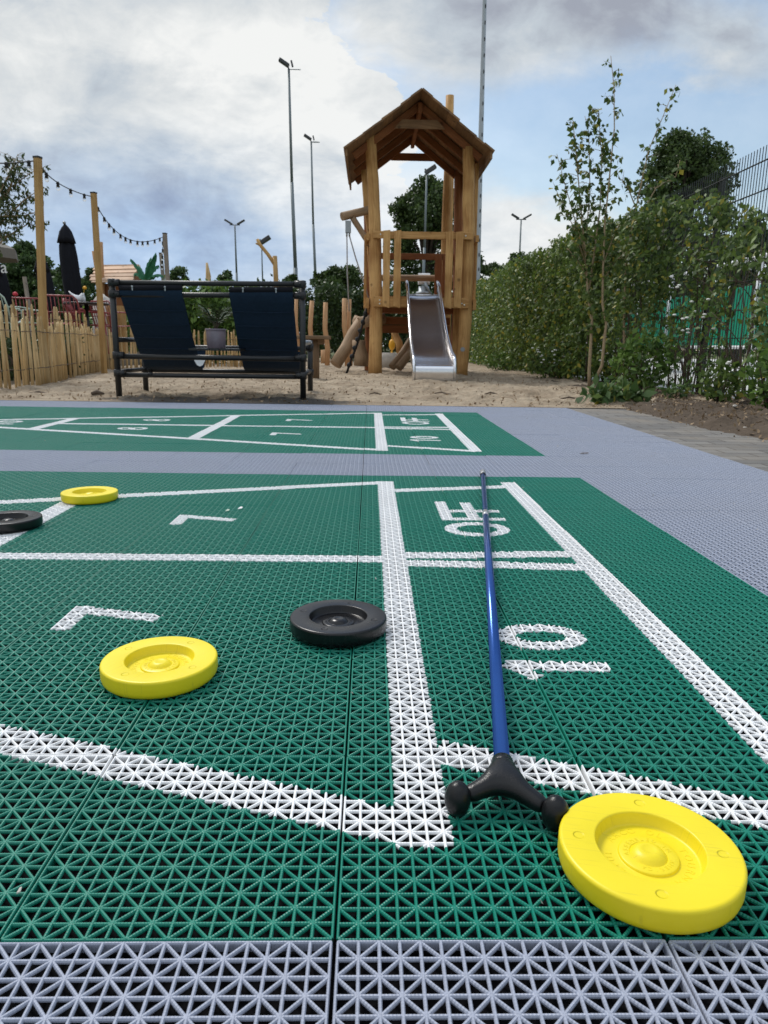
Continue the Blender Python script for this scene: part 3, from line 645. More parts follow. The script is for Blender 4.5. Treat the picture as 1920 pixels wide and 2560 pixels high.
# roof: overlapping planks along the ridge, rafters and gable boards under them
def roof():
    root = bpy.data.objects.new('roof', None); COL.objects.link(root); root.parent = tw
    apex = Vector((.69, 0, 3.83)); y0, y1 = 10.42, 12.75
    for s, ex, ez in ((-1, -.35, 3.07), (1, 1.69, 3.07)):
        d = Vector((ex, 0, ez))-Vector((apex.x, 0, apex.z)); L = d.length; d.normalize(); nrm = Vector((-d.z*1, 0, d.x)) if s > 0 else Vector((d.z, 0, -d.x))
        if nrm.z < 0: nrm = -nrm
        b = MB(); k = 8; wd = L/k
        for q in range(k):
            c = Vector((apex.x, 0, apex.z))+d*(wd*(q+.5))+nrm*(.020+.004*(q % 2))
            tilt = .045*random.uniform(.6, 1.3)
            wv = (d-nrm*(-tilt)).normalized(); up_ = wv.cross(Vector((0, 1, 0)))
            if up_.z < 0: up_ = -up_
            off = random.uniform(-.03, .03)
            b.bar((c.x, y0+off, c.z), (c.x, y1+random.uniform(-.03, .03), c.z), wd*1.12, .024, tuple(up_))
        b.build('roof_plank', M['roof_wood'], root)
        for yy in (10.86, 11.35, 11.95, 12.58):
            rb = MB(); a = Vector((apex.x+(.0), yy, apex.z))-nrm*.045; e = Vector((ex, yy, ez))-d*.10-nrm*.045
            rb.bar(a, e, .05, .095, tuple(nrm)); rb.build('rafter', M['inner_wood'], root)
        fb = MB(); e = Vector((ex, 0, ez))-nrm*.02                 # eaves board that hangs below the lowest plank
        fb.bar((ex-.01*s, y0+.02, ez-.02), (ex-.01*s, y1-.03, ez-.02), .028, .11, (0, 0, 1)); fb.build('eaves_board', M['roof_wood'], root)
    for yy, w in ((10.83, .62), (12.66, .62)):
        g = MB(); zt = 3.83-.11; hw = .36
        g.poly([(.69-hw, yy-.03, zt-.27), (.69+hw, yy-.03, zt-.27), (.69+hw*.70, yy-.03, zt-.155), (.69-hw*.70, yy-.03, zt-.155)], (0, -.028, 0)); g.build('collar_board', M['roof_wood'] if yy < 11 else M['inner_wood'], root)
    g = MB(); g.bar((.69, 10.75, 3.72), (.69, 12.7, 3.72), .06, .12); g.build('ridge_beam', M['inner_wood'], root)
roof()
# platform, rails and boards
b = MB(); b.box((.775, yF-.115, 1.075), (1.42, .05, .15), .006); b.build('front_beam', M['tower_wood'], tw)
for y in (yR+.08,):
    b = MB(); b.box((.775, y, 1.06), (1.5, .05, .15), .006); b.build('rear_beam', M['inner_wood'], tw)
b = MB()
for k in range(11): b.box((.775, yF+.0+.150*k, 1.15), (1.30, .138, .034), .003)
b.build('platform_deck', M['inner_wood'], tw)
for x, m in ((-.03, 'tower_wood'), (1.585, 'tower_wood')):
    b = MB(); b.box((x, 11.72, 1.06), (.05, 1.75, .15), .006); b.build('side_beam', M[m], tw)
    b = MB(); b.box((x, 11.72, 2.0), (.05, 1.75, .095), .006); b.build('side_rail', M[m], tw)
b = MB(); b.box((.775, yF-.115, 2.02), (1.46, .048, .10), .006); b.build('front_rail', M['tower_wood'], tw)
b = MB(); b.box((.775, yR+.02, 1.93), (1.46, .048, .10), .006); b.build('rear_rail', M['inner_wood'], tw)
def plank(x, y, z0, z1, w=.105, th=.028, mat='tower_wood', lean=0., name='rail_plank'):
    b = MB(); c = .03*random.uniform(.4, 1.3)
    u0_ = random.uniform(0, 9)
    def rw(f, z): return x+f*w/2+lean*(z-z0)+.006*mnoise.noise(Vector((x*9, z*3, f)))
    zs = [z0+(z1-z0)*i/7 for i in range(8)]
    rows = []
    for i, z in enumerate(zs):
        zz = (z-c if i == 0 else z)
        rows.append([Vector((rw(-1, z), y-th/2, z)), Vector((rw(1, z), y-th/2, zz if i == 0 else z+.012*(i == 7))), Vector((rw(1, z), y+th/2, zz if i == 0 else z+.012*(i == 7))), Vector((rw(-1, z), y+th/2, z))])
    b.quadgrid(rows, True, False, [z*1. for z in zs], [u0_, u0_+w, u0_+w+th, u0_+2*w+th, u0_+2*w+2*th])
    return b.build(name, M[mat], tw)
for x, z0 in ((.245, 1.02), (.405, 1.02), (1.165, 1.02), (1.312, 1.025)): plank(x, yF-.158, z0, 2.07)
for x, z0 in ((.13, 1.02), (1.43, 1.02)): pass
for y in (11.15, 11.45, 11.75, 12.05, 12.35):
    for x in (-.065, 1.615):
        b = MB(); b.bar((x, y, 1.0), (x, y, 2.06), .03, .11, (0, 1, 0)); b.build('rail_plank', M['tower_wood'], tw)
b = MB(); b.bar((1.60, 11.2, 1.02), (1.585, 11.2, 3.10), .05, .07, (0, 1, 0)); b.build('side_upright', M['tower_wood'], tw)
b = MB(); b.bar((-.075, 11.2, 1.0), (-.075, 11.2, 2.06), .03, .12, (0, 1, 0)); b.build('side_upright', M['tower_wood'], tw)
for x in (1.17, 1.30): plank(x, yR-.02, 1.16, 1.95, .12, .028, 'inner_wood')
log('mast_post', [(1.335, 12.95, -.05), (1.33, 12.95, 2.2), (1.315, 12.95, 4.55)], [.085, .08, .068])
log('mast_post', [(1.46, 13.4, -.05), (1.44, 13.4, 2.2), (1.42, 13.4, 4.25)], [.06, .055, .045])
# boards under the platform
for z in (.72, .86):
    b = MB(); b.box((.72, yR-.06, z), (1.35, .035, .13), .004); b.build('back_board', M['inner_wood'], tw)
b = MB(); b.box((.775, yF+.35, .985), (1.3, .10, .10), .008); b.build('joist', M['inner_wood'], tw)
b = MB(); b.box((1.36, yF+.22, .55), (.12, .05, 1.0), .006); b.build('ladder_board', M['tower_wood'], tw)
for x, z in ((.155, 1.095), (.155, 1.045), (1.38, 1.065), (1.42, 1.045), (.155, 2.02), (1.40, 2.02)):
    bo = MB(); bo.ball((x, yF-.143, z), .014, (1, .45, 1), 10, 6); bo.build('bolt', M['bolt'], tw)
b = MB(); b.tube([(1.425, yF-.100, .40), (1.425, yF-.092, .40)], .034, 18); b.build('steel_badge', M['galv'], tw)
log('floor_log', [(.0, 13.1, 1.62), (1.5, 13.1, 1.63)], .055, 'grey_wood')
# slide
def slide():
    root = bpy.data.objects.new('slide', None); COL.objects.link(root); root.parent = tw
    prof = [(10.82, 1.175), (10.70, 1.165), (10.60, 1.10), (10.45, .985), (10.2, .79), (9.95, .60), (9.70, .425), (9.5, .32), (9.35, .262), (9.2, .232), (9.0, .215), (8.92, .21)]
    def xl_(y): t = (10.82-y)/1.9; return .555+.02*t, 1.015+.08*t
    b = MB(); n = 6
    b.sheet([[Vector((xl_(y)[0]+(xl_(y)[1]-xl_(y)[0])*j/n, y, z-.010*math.sin(math.pi*j/n))) for j in range(n+1)] for y, z in prof])
    b.sheet([[Vector((xl_(y)[0]+(xl_(y)[1]-xl_(y)[0])*j/n, y, z-.010*math.sin(math.pi*j/n)-.004)) for j in range(n+1)] for y, z in prof])
    b.build('chute', M['slide_plate'], root)
    for s in (0, 1):
        side = MB(); rows = []
        for i, (y, z) in enumerate(prof):
            x = xl_(y)[s]; h = .20 if i < 1 else (.17 if i < 9 else .13-.03*(i-9)); o_ = -.012 if s == 0 else .012
            rows.append([Vector((x-.006, y-.0, z-.05)), Vector((x-.006, y, z+h)), Vector((x+.006, y, z+h)), Vector((x+.006, y, z-.05))])
        side.quadgrid(rows, True, True, [i*.1 for i in range(len(rows))], [0, .1, .2, .3, .4]); side.build('side_wall', M['slide_plate'], root)
        r = MB(); pts = [Vector((xl_(y)[s], y, z+(.20 if i < 1 else (.17 if i < 9 else .13-.03*(i-9))))) for i, (y, z) in enumerate(prof)]
        x = xl_(8.92)[s]
        pts = [Vector((xl_(10.82)[s], 10.84, 1.30))]+pts+[Vector((x, 8.87, .22)), Vector((x, 8.84, .17)), Vector((x, 8.84, -.03))]
        r.tube(pts, .022, 12); r.build('hand_rail', M['steel'], root)
    x0, x1 = xl_(8.9)
    e = MB(); arc = [(8.92, .208), (8.875, .20), (8.85, .18), (8.84, .15), (8.842, .10), (8.85, .02), (8.86, -.03)]
    e.sheet([[Vector((x0, y, z)), Vector((x1, y, z))] for y, z in arc]); e.build('end_roll', M['steel'], root)
    b = MB(); b.tube([(.56, 10.68, 1.175), (1.01, 10.68, 1.175)], .012, 10); b.build('top_bar', M['steel'], root)
slide()
# swing arm bracketed to the tower's left side
log('swing_post', [(.10, 11.6, 1.0), (.02, 11.55, 2.2), (-.075, 11.5, 3.05)], [.085, .08, .075], 'tower_wood')
log('swing_beam', [(-.43, 11.25, 2.335), (-.10, 11.4, 2.44), (.05, 11.5, 2.50)], [.062, .06, .06], 'grey_wood')
log('swing_brace', [(-.27, 11.3, 2.33), (.02, 11.4, 1.93)], [.045, .045], 'grey_wood')
b = MB(); b.box((-.335, 11.25, 2.19), (.085, .07, .17), .01); b.tube([(-.355, 11.25, 2.11), (-.355, 11.25, 2.05)], .014, 8); b.tube([(-.315, 11.25, 2.11), (-.315, 11.25, 2.05)], .014, 8); b.build('swing_hanger', M['galv'], tw)
sw = thing('rope_swing', 'two grey ropes hanging from the log arm at the tower side', 'swing rope', (-.33, 11.25, 2.06))
b = MB(); b.tube([(-.355, 11.25, 2.06), (-.345, 11.25, 1.5), (-.315, 11.25, .95)], .010, 6); b.build('rope', M['rope'], sw)
b = MB(); b.tube([(-.315, 11.25, 2.06), (-.22, 11.27, 1.75), (-.06, 11.3, 1.30), (.03, 11.32, 1.02)], .010, 6); b.build('rope', M['rope'], sw)
# black climbing net hooked to the left side
net = thing('climbing_net', 'black knotted rope climbing net slanting from the tower down to the sand', 'climbing net', (-.45, 10.9, 0))
for dy in (0, .3, .6):
    b = MB(); a = at(916, 770, 11.0)+Vector((0, dy, 0)); c = at(864, 932, 10.9)+Vector((.0, dy, -.03)); m_ = a.lerp(c, .5)+Vector((.02, 0, -.02))
    b.tube([a, m_, c], .013, 8); b.build('net_rope', M['black_rope'], net)
for k in range(7):
    p = at(916, 770, 11.0).lerp(at(864, 932, 10.9), (k+.6)/7.5)
    b = MB(); b.tube([p, p+Vector((.0, .3, -.02)), p+Vector((0, .6, 0))], .011, 6)
    for dy in (0, .3, .6): b.ball(p+Vector((.012, dy, 0)), .034, (1, 1, 1.1), 10, 7)
    b.build('knotted_rung', M['black_rope'], net)
# ------------------------------------------------------------------ other play timber
def loose_log(name, label, cat, a, c, r, mat='grey_wood', grp=None):
    a = Vector(a); c = Vector(c); P = [a, a.lerp(c, .35)+Vector((.02, 0, .012)), a.lerp(c, .7)-Vector((.012, 0, .0)), c]
    b = MB(); b.tube(P, [r, r*.97, r*.95, r*.9], 16, True, 1, True, .02); o = b.build(name, M[mat], None, (a+c)/2); return tag(o, label, cat, grp)
G = 'logs leaning against the play tower'
loose_log('leaning_log', 'thick brown log slanting from the sand up behind the black net', 'log', at(838, 912, 12.0), at(905, 800, 12.3), .105, 'grey_wood', G)
loose_log('leaning_log', 'upright stubby log under the leaning log beside the tower post', 'log', at(902, 915, 12.0), at(897, 850, 12.0), .12, 'grey_wood', G)
loose_log('leaning_log', 'short log lying level against the tower post above the leaning log', 'log', at(898, 808, 12.2), at(960, 795, 12.4), .10, 'grey_wood', G)
loose_log('leaning_log', 'sawn log block propped on top of the leaning log', 'log', at(890, 823, 12.4), at(898, 795, 12.45), .10, 'grey_wood', G)
G2 = 'logs under the play tower'
loose_log('leaning_log', 'left of the two thin logs slanting up behind the slide', 'log', at(980, 918, 12.2), at(1050, 820, 12.7), .065, 'grey_wood', G2)
loose_log('leaning_log', 'right of the two thin logs slanting up behind the slide', 'log', at(996, 920, 12.1), at(1062, 830, 12.5), .07, 'grey_wood', G2)
loose_log('leaning_log', 'light log rising left of the slide behind the slanting pair', 'log', at(1000, 880, 13.0), at(985, 820, 13.2), .07, 'tower_wood', G2)
b = MB(); b.lathe([(.33, -.05), (.34, .30), (.325, .30), (.315, -.02), (0, -.02)], (.35, 14.4, 0), 32); tag(b.build('stone_trough', M['stone'], None, (.35, 14.4, 0)), 'round pale trough standing on the sand under the tower', 'trough')
b = MB(); c = at(980, 862, 14.2); b.ball(c, .09, (.7, .7, 1.2), 12, 10); b.tube([c+Vector((0, 0, .08)), c+Vector((0, 0, .24))], .012, 6); b.tube([(c.x, c.y, -.02), c-Vector((0, 0, .08))], .02, 8); tag(b.build('yellow_play_bell', M['yellow_petal'], None, c), 'small yellow drop-shaped toy under the tower platform', 'toy')
# stakes in the sand
def stakes(px0, py0, px1, py1, Y, r, label):
    a = at(px1, py1, Y); c = at(px0, py0, Y); a.z = min(a.z, -.02)
    P = [a, a.lerp(c, .3)+Vector((.02, 0, 0)), a.lerp(c, .6)-Vector((.025, 0, 0)), c]
    o = MB(); o.tube(P, [r, r*1.02, r*.95, r*.9], 12, True, 1, True, .04)
    g = o.build('play_stake', M['stake_wood'], None, a); tag(g, label, 'stake', 'upright bare stakes near the tower')
stakes(780, 752, 776, 905, 15.0, .05, 'reddish bare stake standing just right of the bench, left of its neighbour')
stakes(814, 756, 818, 890, 15.0, .052, 'reddish bare stake rising behind the small table top')
stakes(861, 746, 868, 893, 15.5, .052, 'crooked light stake left of its straight twin by the tower')
stakes(874, 748, 876, 893, 15.6, .046, 'straight pinkish stake right beside the crooked light one')
stakes(741, 735, 745, 880, 15.0, .04, 'thin pale stake half hidden by the right bench post')
for k, (px, w) in enumerate(((814, .07), (843, .055))):
    p = gz(px, 893 if k == 0 else 897); p.z = 0; b = MB(); b.tube([(p.x, 17, -.05), (p.x, 17, .28+.04*k)], w*1.6, 10, True, 1, True, .05)
    tag(b.build('stump', M['stake_wood'], None, (p.x, 17, 0)), ('low sawn stump in pale sand left of the logs' if k == 0 else 'low sawn stump touching the foot of the leaning log'), 'stump', 'stumps in the sand')
# pedestal table
tb = at(795, 840, 9.2); tab = thing('pedestal_table', 'rough brown wooden table on one stout leg right of the bench', 'table', (tb.x, 9.2, 0))
b = MB(); b.box((tb.x-.05, 9.2, tb.z-.02), (.42, .40, .045), .006); b.build('table_top', M['table_wood'], tab)
b = MB(); b.tube([(tb.x-.06, 9.2, -.02), (tb.x-.06, 9.2, tb.z-.04)], [.075, .08], 14); b.build('leg', M['table_wood'], tab)
b = MB(); b.box((tb.x-.05, 9.2, tb.z-.075), (.26, .10, .065), .006); b.build('bearer', M['table_wood'], tab)
# forked trunk and pole behind the bench
def polyline(pts, Y): return [at(px, py, Y) for px, py in pts]
b = MB(); Y = 18.; P = polyline([(687, 640), (690, 700), (692, 760)], Y); P.append(Vector((P[-1].x, Y, -.05))); b.tube(P, [.055, .06, .065, .07], 12); Q = polyline([(690, 666), (670, 636), (650, 612), (643, 598)], Y); b.tube(Q, [.045, .043, .04, .036], 10); b.tube([Q[2], Q[2]+Vector((-.10, 0, .03))], [.028, .02], 8)
tag(b.build('forked_trunk', M['post_wood'], None, P[-1]), 'bare forked tree trunk rising above the top rail of the bench', 'trunk')
b = MB(); Y = 17.6; P = polyline([(517, 657), (521, 690), (518, 740)], Y); P.append(Vector((P[-1].x, Y, -.05))); b.tube(P, [.025, .062, .07, .075], 10); tag(b.build('pointed_pole', M['pale_wood'], None, P[-1]), 'pale pole with a split pointed top above the middle of the bench', 'pole')
# hand pump on the far side
pY = 14.; c = at(1060, 700, pY); pump = thing('hand_pump', 'grey metal water pump with slanting handle seen through the tower', 'water pump', (c.x, pY, 0))
b = MB(); b.box((c.x, pY, c.z+.02), (.22, .16, .20), .03); b.build('pump_head', M['white_rail'], pump)
b = MB(); b.tube([(c.x, pY, -.02), (c.x, pY, .9), (c.x, pY, c.z-.12)], [.14, .13, .10], 16); b.tube([(c.x, pY, c.z-.28), (c.x, pY, c.z-.22)], .15, 16); b.build('pump_column', M['galv'], pump)
b = MB(); b.tube([at(1062, 706, pY-.1), at(1077, 738, pY-.1)], .025, 10); b.build('pump_handle', M['galv'], pump)
# ------------------------------------------------------------------ chestnut paling fences
def paling(label, line, htop, step, seedv, wires=(.17, .52), zb=None):
    rnd = random.Random(seedv); P = [Vector(p) for p in line]; L = [0]
    for i in range(1, len(P)): L.append(L[-1]+(P[i]-P[i-1]).length)
    def pos(s):
        for i in range(1, len(P)):
            if s <= L[i] or i == len(P)-1: return P[i-1].lerp(P[i], (s-L[i-1])/(L[i]-L[i-1])), (P[i]-P[i-1]).normalized()
    root = thing('paling_fence', label, 'fence', P[0], 'split paling fences by the terrace')
    b = MB(); s = 0.
    while s < L[-1]:
        p, d = pos(s); h = htop(s/L[-1])*rnd.uniform(.86, 1.07); r = rnd.uniform(.0125, .019); lean = rnd.uniform(-.06, .06); q = Vector((d.y, -d.x, 0))*rnd.uniform(-.012, .012)
        pts = [p+q+Vector((0, 0, -.06)), p+q+d*(lean*.4+rnd.uniform(-.008, .008))+Vector((0, 0, h*.45)), p+q+d*lean*.9+Vector((0, 0, h*.93)), p+q+d*(lean+rnd.uniform(-.006, .006))+Vector((0, 0, h))]
        b.tube(pts, [r, r*1.03, r*.85, r*rnd.uniform(.25, .7)], rnd.choice((6, 7, 8)), True, rnd.uniform(.75, 1.), True, .12)
        s += step*rnd.uniform(.6, 1.4)
    b.build('palings', M['pale_wood'], root)
    for wz in wires:
        w = MB(); n = max(8, int(L[-1]/.06)); pts = []
        for i in range(n+1):
            p, d = pos(L[-1]*i/n); pts.append(p+Vector((d.y, -d.x, 0))*(.026 if i % 2 else .0)+Vector((0, 0, wz+.012*mnoise.noise(Vector((i*.25, wz, seedv))))))
        w.tube(pts, .0035, 5); w.build('binding_wire', M['rusty_wire'], root)
paling('front paling fence of split chestnut stakes wired together on the sand at left', [(-3.32, 4.9, 0), (-3.22, 6.0, 0), (-3.26, 6.9, 0), (-3.42, 7.7, 0), (-3.62, 8.8, 0), (-4.02, 11.0, 0), (-4.1, 11.6, 0)], lambda t: .66-.06*t, .074, 1)
paling('taller paling fence behind the front one, in front of the cafe chairs', [at(-160, 745, 7.6)*1, at(-10, 745, 7.9), at(120, 762, 9.0), at(190, 790, 9.8), at(262, 806, 10.4)] and [Vector((at(px, 800, y).x, y, .28)) for px, y in ((-120, 7.7), (-10, 7.95), (120, 9.0), (170, 9.4), (215, 9.8))], lambda t: .62-.10*t, .085, 2, (.15, .42))
paling('low paling fence running across behind the bench slings', [(-4.05, 11.3, 0), (-3.3, 12.6, 0), (-2.3, 14.2, 0), (-1.5, 15.2, 0)], lambda t: .66, .075, 3, (.2, .5))
# ------------------------------------------------------------------ string light posts
def sqpost(px0, py0, px1, py1, Y, w, mat, label, cap=True):
    t = at(px0, py0, Y); c = at(px1, py1, Y); d = (c-t); k = (t.z+.05)/(t.z-c.z); base = t+d*k
    root = thing('light_post', label, 'post', base, 'posts carrying the string lights')
    b = MB(); b.bar(base, t, w, w, (.35, 1, 0), w*.08); b.build('timber', M[mat], root)
    if cap:
        b = MB(); b.bar(t+Vector((0, 0, .0005)), t+Vector((0, 0, .018)), w*1.06, w*1.06, (.35, 1, 0), .002); b.build('cap', M['black_plastic'], root)
    return t
t1 = sqpost(94, 396, 113, 950, 7.35, .062, 'post_wood', 'nearest square yellow timber post standing behind the front paling fence')
t2 = sqpost(234, 484, 256, 850, 9.7, .062, 'post_wood', 'second square yellow timber post, right of the closed parasol')
t3 = sqpost(412, 585, 419, 700, 13.2, .062, 'weathered', 'greyed timber post at the far end of the string lights')
t4 = sqpost(402, 634, 408, 700, 16., .06, 'weathered', 'shorter grey post just left of the far string light post')
sqpost(61, 692, 68, 740, 17., .07, 'weathered', 'thin grey post before the dark trees beside the nearest light post', False)
def lights(label, pts, n, seedv, t_first=.5):
    root = thing('string_lights', label, 'string lights', pts[0], 'strings of festoon lights')
    P = [Vector(p) for p in pts]; m = 40; C = []
    for i in range(m+1):                                    # smooth through three control points
        t = i/m; C.append(P[0]*(2*(t-.5)*(t-1))+P[1]*(-4*t*(t-1))+P[2]*(2*t*(t-.5)))
    b = MB(); b.tube(C, .006, 6); b.build('cable', M['cable'], root)
    for k in range(n):
        c = C[int(m*(k+t_first)/n)]
        s = MB(); s.tube([c+Vector((0, 0, .010)), c-Vector((0, 0, .012)), c-Vector((0, 0, .020)), c-Vector((0, 0, .042))], [.013, .020, .014, .020], 10); so = s.build('lamp_socket', M['cable'], root)
        g = MB(); g.ball(c-Vector((0, 0, .060)), .021, (1, 1, 1.1), 12, 8); g.build('bulb', M['bulb'], so)
lights('string of lights between the two nearest yellow posts', [at(103, 420, 7.35), at(160, 466, 8.4), at(228, 491, 9.7)], 4, 1)
lights('sagging string of lights from the second post to the far grey post', [at(241, 512, 9.7), at(322, 598, 11.3), at(408, 592, 13.2)], 12, 2)
lights('string of lights leaving the photo left of the nearest post', [at(-60, 400, 6.6), at(0, 408, 6.9), at(86, 402, 7.35)], 3, 3, .8)
lights('loose end of lights hanging down beside the far grey posts', [at(407, 595, 13.2), at(406, 640, 14), at(404, 668, 15.8)], 5, 4)
# ------------------------------------------------------------------ terrace furniture
def parasol_closed(px, pt, pb, Y, wpx, label):
    t = at(px, pt, Y); c = at(px+22, pb, Y); base = Vector((c.x+.03, Y, TZ)); w = wpx/FPX*(Y+.46)
    root = thing('closed_parasol', label, 'parasol', base, 'parasols on the terrace')
    ax_ = [t.lerp(Vector((base.x, Y, base.z+.4)), k/10) for k in range(11)]
    def fold(rows): return rows
    b = MB(); prof = [.05, .50, .82, .93, .98, 1.0, .97, .90, .76, .60, .68]; rows = []
    for i, p in enumerate(ax_):
        rr = prof[i]*w/2; rows.append([p+Vector((math.cos(a*math.pi/12), math.sin(a*math.pi/12), 0))*rr*(1+.15*math.sin(a*math.pi/12*6+i*.25)*min(1, i/2)) for a in range(24)])
    b.quadgrid(rows, True, True, [i*.1 for i in range(11)], [i*.05 for i in range(25)]); b.build('folded_canopy', M['black_canvas'], root)
    b = MB(); z = t.z; b.lathe([(.01, z+.01), (w*.20, z-.035), (w*.34, z-.10), (w*.44, z-.19), (w*.52, z-.27), (w*.49, z-.265), (w*.3, z-.12)], (t.x+.01, Y, 0), 32, True, lambda q, zz: 1+(.06*math.sin(q*2*math.pi*8) if zz < z-.08 else 0)); b.build('top_flap', M['black_canvas'], root)
    b = MB(); b.ball(t+Vector((0, 0, .03)), .025); b.tube([t, t+Vector((0, 0, .05))], .012, 8); b.build('finial', M['galv'], root)
    b = MB(); b.tube([base, Vector((base.x, Y, base.z+.9))], .03, 10); b.lathe([(.28, 0), (.28, .06), (.05, .10), (0, .1)], base, 24); b.build('stand', M['black_metal'], root)
    return root, t, w
parasol_closed(161, 562, 735, 11.6, 39, 'tall closed black parasol between the two yellow posts')
parasol_closed(100, 640, 730, 13.2, 34, 'closed black parasol half hidden behind the nearest yellow post')
rp, tp, wp = parasol_closed(-24, 640, 716, 10.2, 52, 'closed black parasol with white lettering cut off by the left edge')
cu = bpy.data.curves.new('lettering', 'FONT'); cu.body = 'a'; cu.size = .22; cu.extrude = .002; ob = bpy.data.objects.new('lettering', cu); COL.objects.link(ob)
dg = bpy.context.evaluated_depsgraph_get(); dg.update(); me = bpy.data.meshes.new_from_object(ob.evaluated_get(dg)); bpy.data.objects.remove(ob)
lo = bpy.data.objects.new('lettering', me); COL.objects.link(lo); me.materials.append(M['white_print']); lo.parent = rp
lp = at(2, 682, 10.0); lo.location = lp-worldloc(rp); lo.rotation_euler = (R(90), 0, 0)
op = at(-5, 622, 12.6); pr = thing('open_parasol', 'greyish beige open parasol at the left edge above the terrace', 'parasol', (op.x-.5, 12.6, .4))
b = MB(); b.lathe([(.02, op.z+.28), (.45, op.z+.17), (.78, op.z+.0), (.80, op.z-.16), (.79, op.z-.16), (.76, op.z-.01), (.42, op.z+.14), (.02, op.z+.25)], (op.x-.5, 12.6, 0), 8, False); b.build('canopy', M['beige_canvas'], pr)
b = MB(); b.tube([(op.x-.5, 12.6, .4), (op.x-.5, 12.6, op.z+.27)], .025, 10); b.build('pole', M['weathered'], pr)
def chair(mat, label, loc, rz, group):
    root = thing('wire_chair', label, 'chair', (0, 0, 0), group); m = M[mat]; w, dd, h = .25, .24, .80
    def bend(y, z): return y
    f = MB(); f.tube([(-w, dd, .42), (-w-.01, dd+.05, .62), (-w+.01, dd+.09, h-.05), (-w+.06, dd+.10, h), (w-.06, dd+.10, h), (w-.01, dd+.09, h-.05), (w+.01, dd+.05, .62), (w, dd, .42)], .012, 10); f.build('backrest_frame', m, root)
    s = MB()
    for k in range(9): x = -w+.05+k*(2*w-.1)/8; s.tube([(x, dd-.0, .44), (x, dd+.05, .62), (x, dd+.10, h)], .006, 6)
    s.tube([(-w, dd+.04, .58), (w, dd+.04, .58)], .007, 6); s.build('backrest_wires', m, root)
    s = MB()
    for k in range(13): x = -w+.02+k*(2*w-.04)/12; s.tube([(x, -dd, .44), (x, dd, .42)], .006, 6)
    s.tube([(-w, -dd, .44), (w, -dd, .44)], .01, 8); s.tube([(-w, dd, .42), (w, dd, .42)], .01, 8); s.build('seat', m, root)
    for x in (-w, w):
        a = MB(); a.tube([(x, dd+.05, .63), (x*1.04, .0, .64), (x*1.04, -dd+.03, .63), (x*1.02, -dd, .60), (x, -dd, .44)], .011, 8); a.build('armrest', m, root)
        for y in (-dd, dd):
            l = MB(); l.tube([(x, y, .43), (x*1.06, y*1.12, 0)], .011, 8); l.build('leg', m, root)
    root.location = loc; root.rotation_euler.z = rz; return root
gc = 'wire chairs on the cafe terrace'
def floor_at(px, Y): p = at(px, 800, Y); return (p.x, Y, TZ)
c1 = chair('red_metal', 'red wire chair with its back to the fence, left of the white bird', floor_at(160, 10.45), R(193), gc)
def again(src, label, loc, rz):
    c = copy_tree(src); c['label'] = label; c.location = loc; c.rotation_euler.z = rz; return c
again(c1, 'red wire chair right of the second yellow post behind the bench corner', floor_at(295, 11.7), R(150))
again(c1, 'red wire chair half hidden behind the nearest yellow post', floor_at(68, 11.2), R(200))
again(c1, 'red wire chair turned sideways under the black table top', floor_at(228, 11.2), R(100))
c2 = chair('mint_metal', 'mint green wire chair at the left edge behind the fences', floor_at(12, 10.3), R(172), gc)
again(c2, 'second mint green wire chair turned to face the first', floor_at(46, 10.9), R(80))
tc_ = Vector((at(212, 757, 10.9).x, 10.95, TZ)); tz = at(212, 757, 10.9).z-TZ
tt_ = thing('round_table', 'round black cafe table carrying the white bird', 'table', tc_)
b = MB(); b.lathe([(0, tz-.025), (.32, tz-.025), (.33, tz-.015), (.33, tz-.004), (.32, tz), (0, tz)], tc_, 40); b.build('table_top', M['table_black'], tt_)
b = MB(); b.tube([tc_, tc_+Vector((0, 0, tz-.02))], .03, 12); b.lathe([(.22, 0), (.22, .015), (.04, .03), (0, .03)], tc_, 24); b.build('pedestal', M['table_black'], tt_)
bz = TZ+tz; bc = Vector((at(196, 745, 10.85).x, 10.85, bz))
b = MB(); b.tube([bc+Vector((-.135, 0, .16)), bc+Vector((-.10, 0, .125)), bc+Vector((-.06, 0, .085)), bc+Vector((0, 0, .055)), bc+Vector((.035, 0, .062)), bc+Vector((.052, 0, .10)), bc+Vector((.062, 0, .118)), bc+Vector((.085, 0, .113))], [.006, .014, .030, .052, .048, .032, .022, .003], 16)
b.tube([bc, bc+Vector((.005, 0, .03))], [.035, .03], 14)
tag(b.build('white_bird', M['white_glaze'], None, bc), 'glossy white ceramic bird with raised tail standing on the black table', 'bird figure')
vb = Vector((at(206, 738, 11.0).x, 11.05, bz)); vs = thing('flower_bottle', 'slim bottle holding one yellow flower behind the white bird', 'vase', vb)
b = MB(); b.lathe([(0, 0), (.022, 0), (.024, .08), (.010, .12), (.010, .15), (0, .15)], vb, 16); b.build('bottle', M['white_glaze'], vs)
b = MB(); b.tube([vb+Vector((0, 0, .14)), vb+Vector((.02, 0, .21))], .004, 5); b.ball(vb+Vector((.024, 0, .225)), .03, (1, 1, .9), 12, 8, .2); b.build('flower', M['yellow_petal'], vs)
b = MB(); p = at(38, 735, 11.3); b.tube([(p.x, p.y, TZ), p], .006, 5); b.ball(p, .04, (1, 1, .8), 10, 8, .3); tag(b.build('red_flower', M['red_petal'], None, p), 'single red flower head between the mint chairs', 'flower')
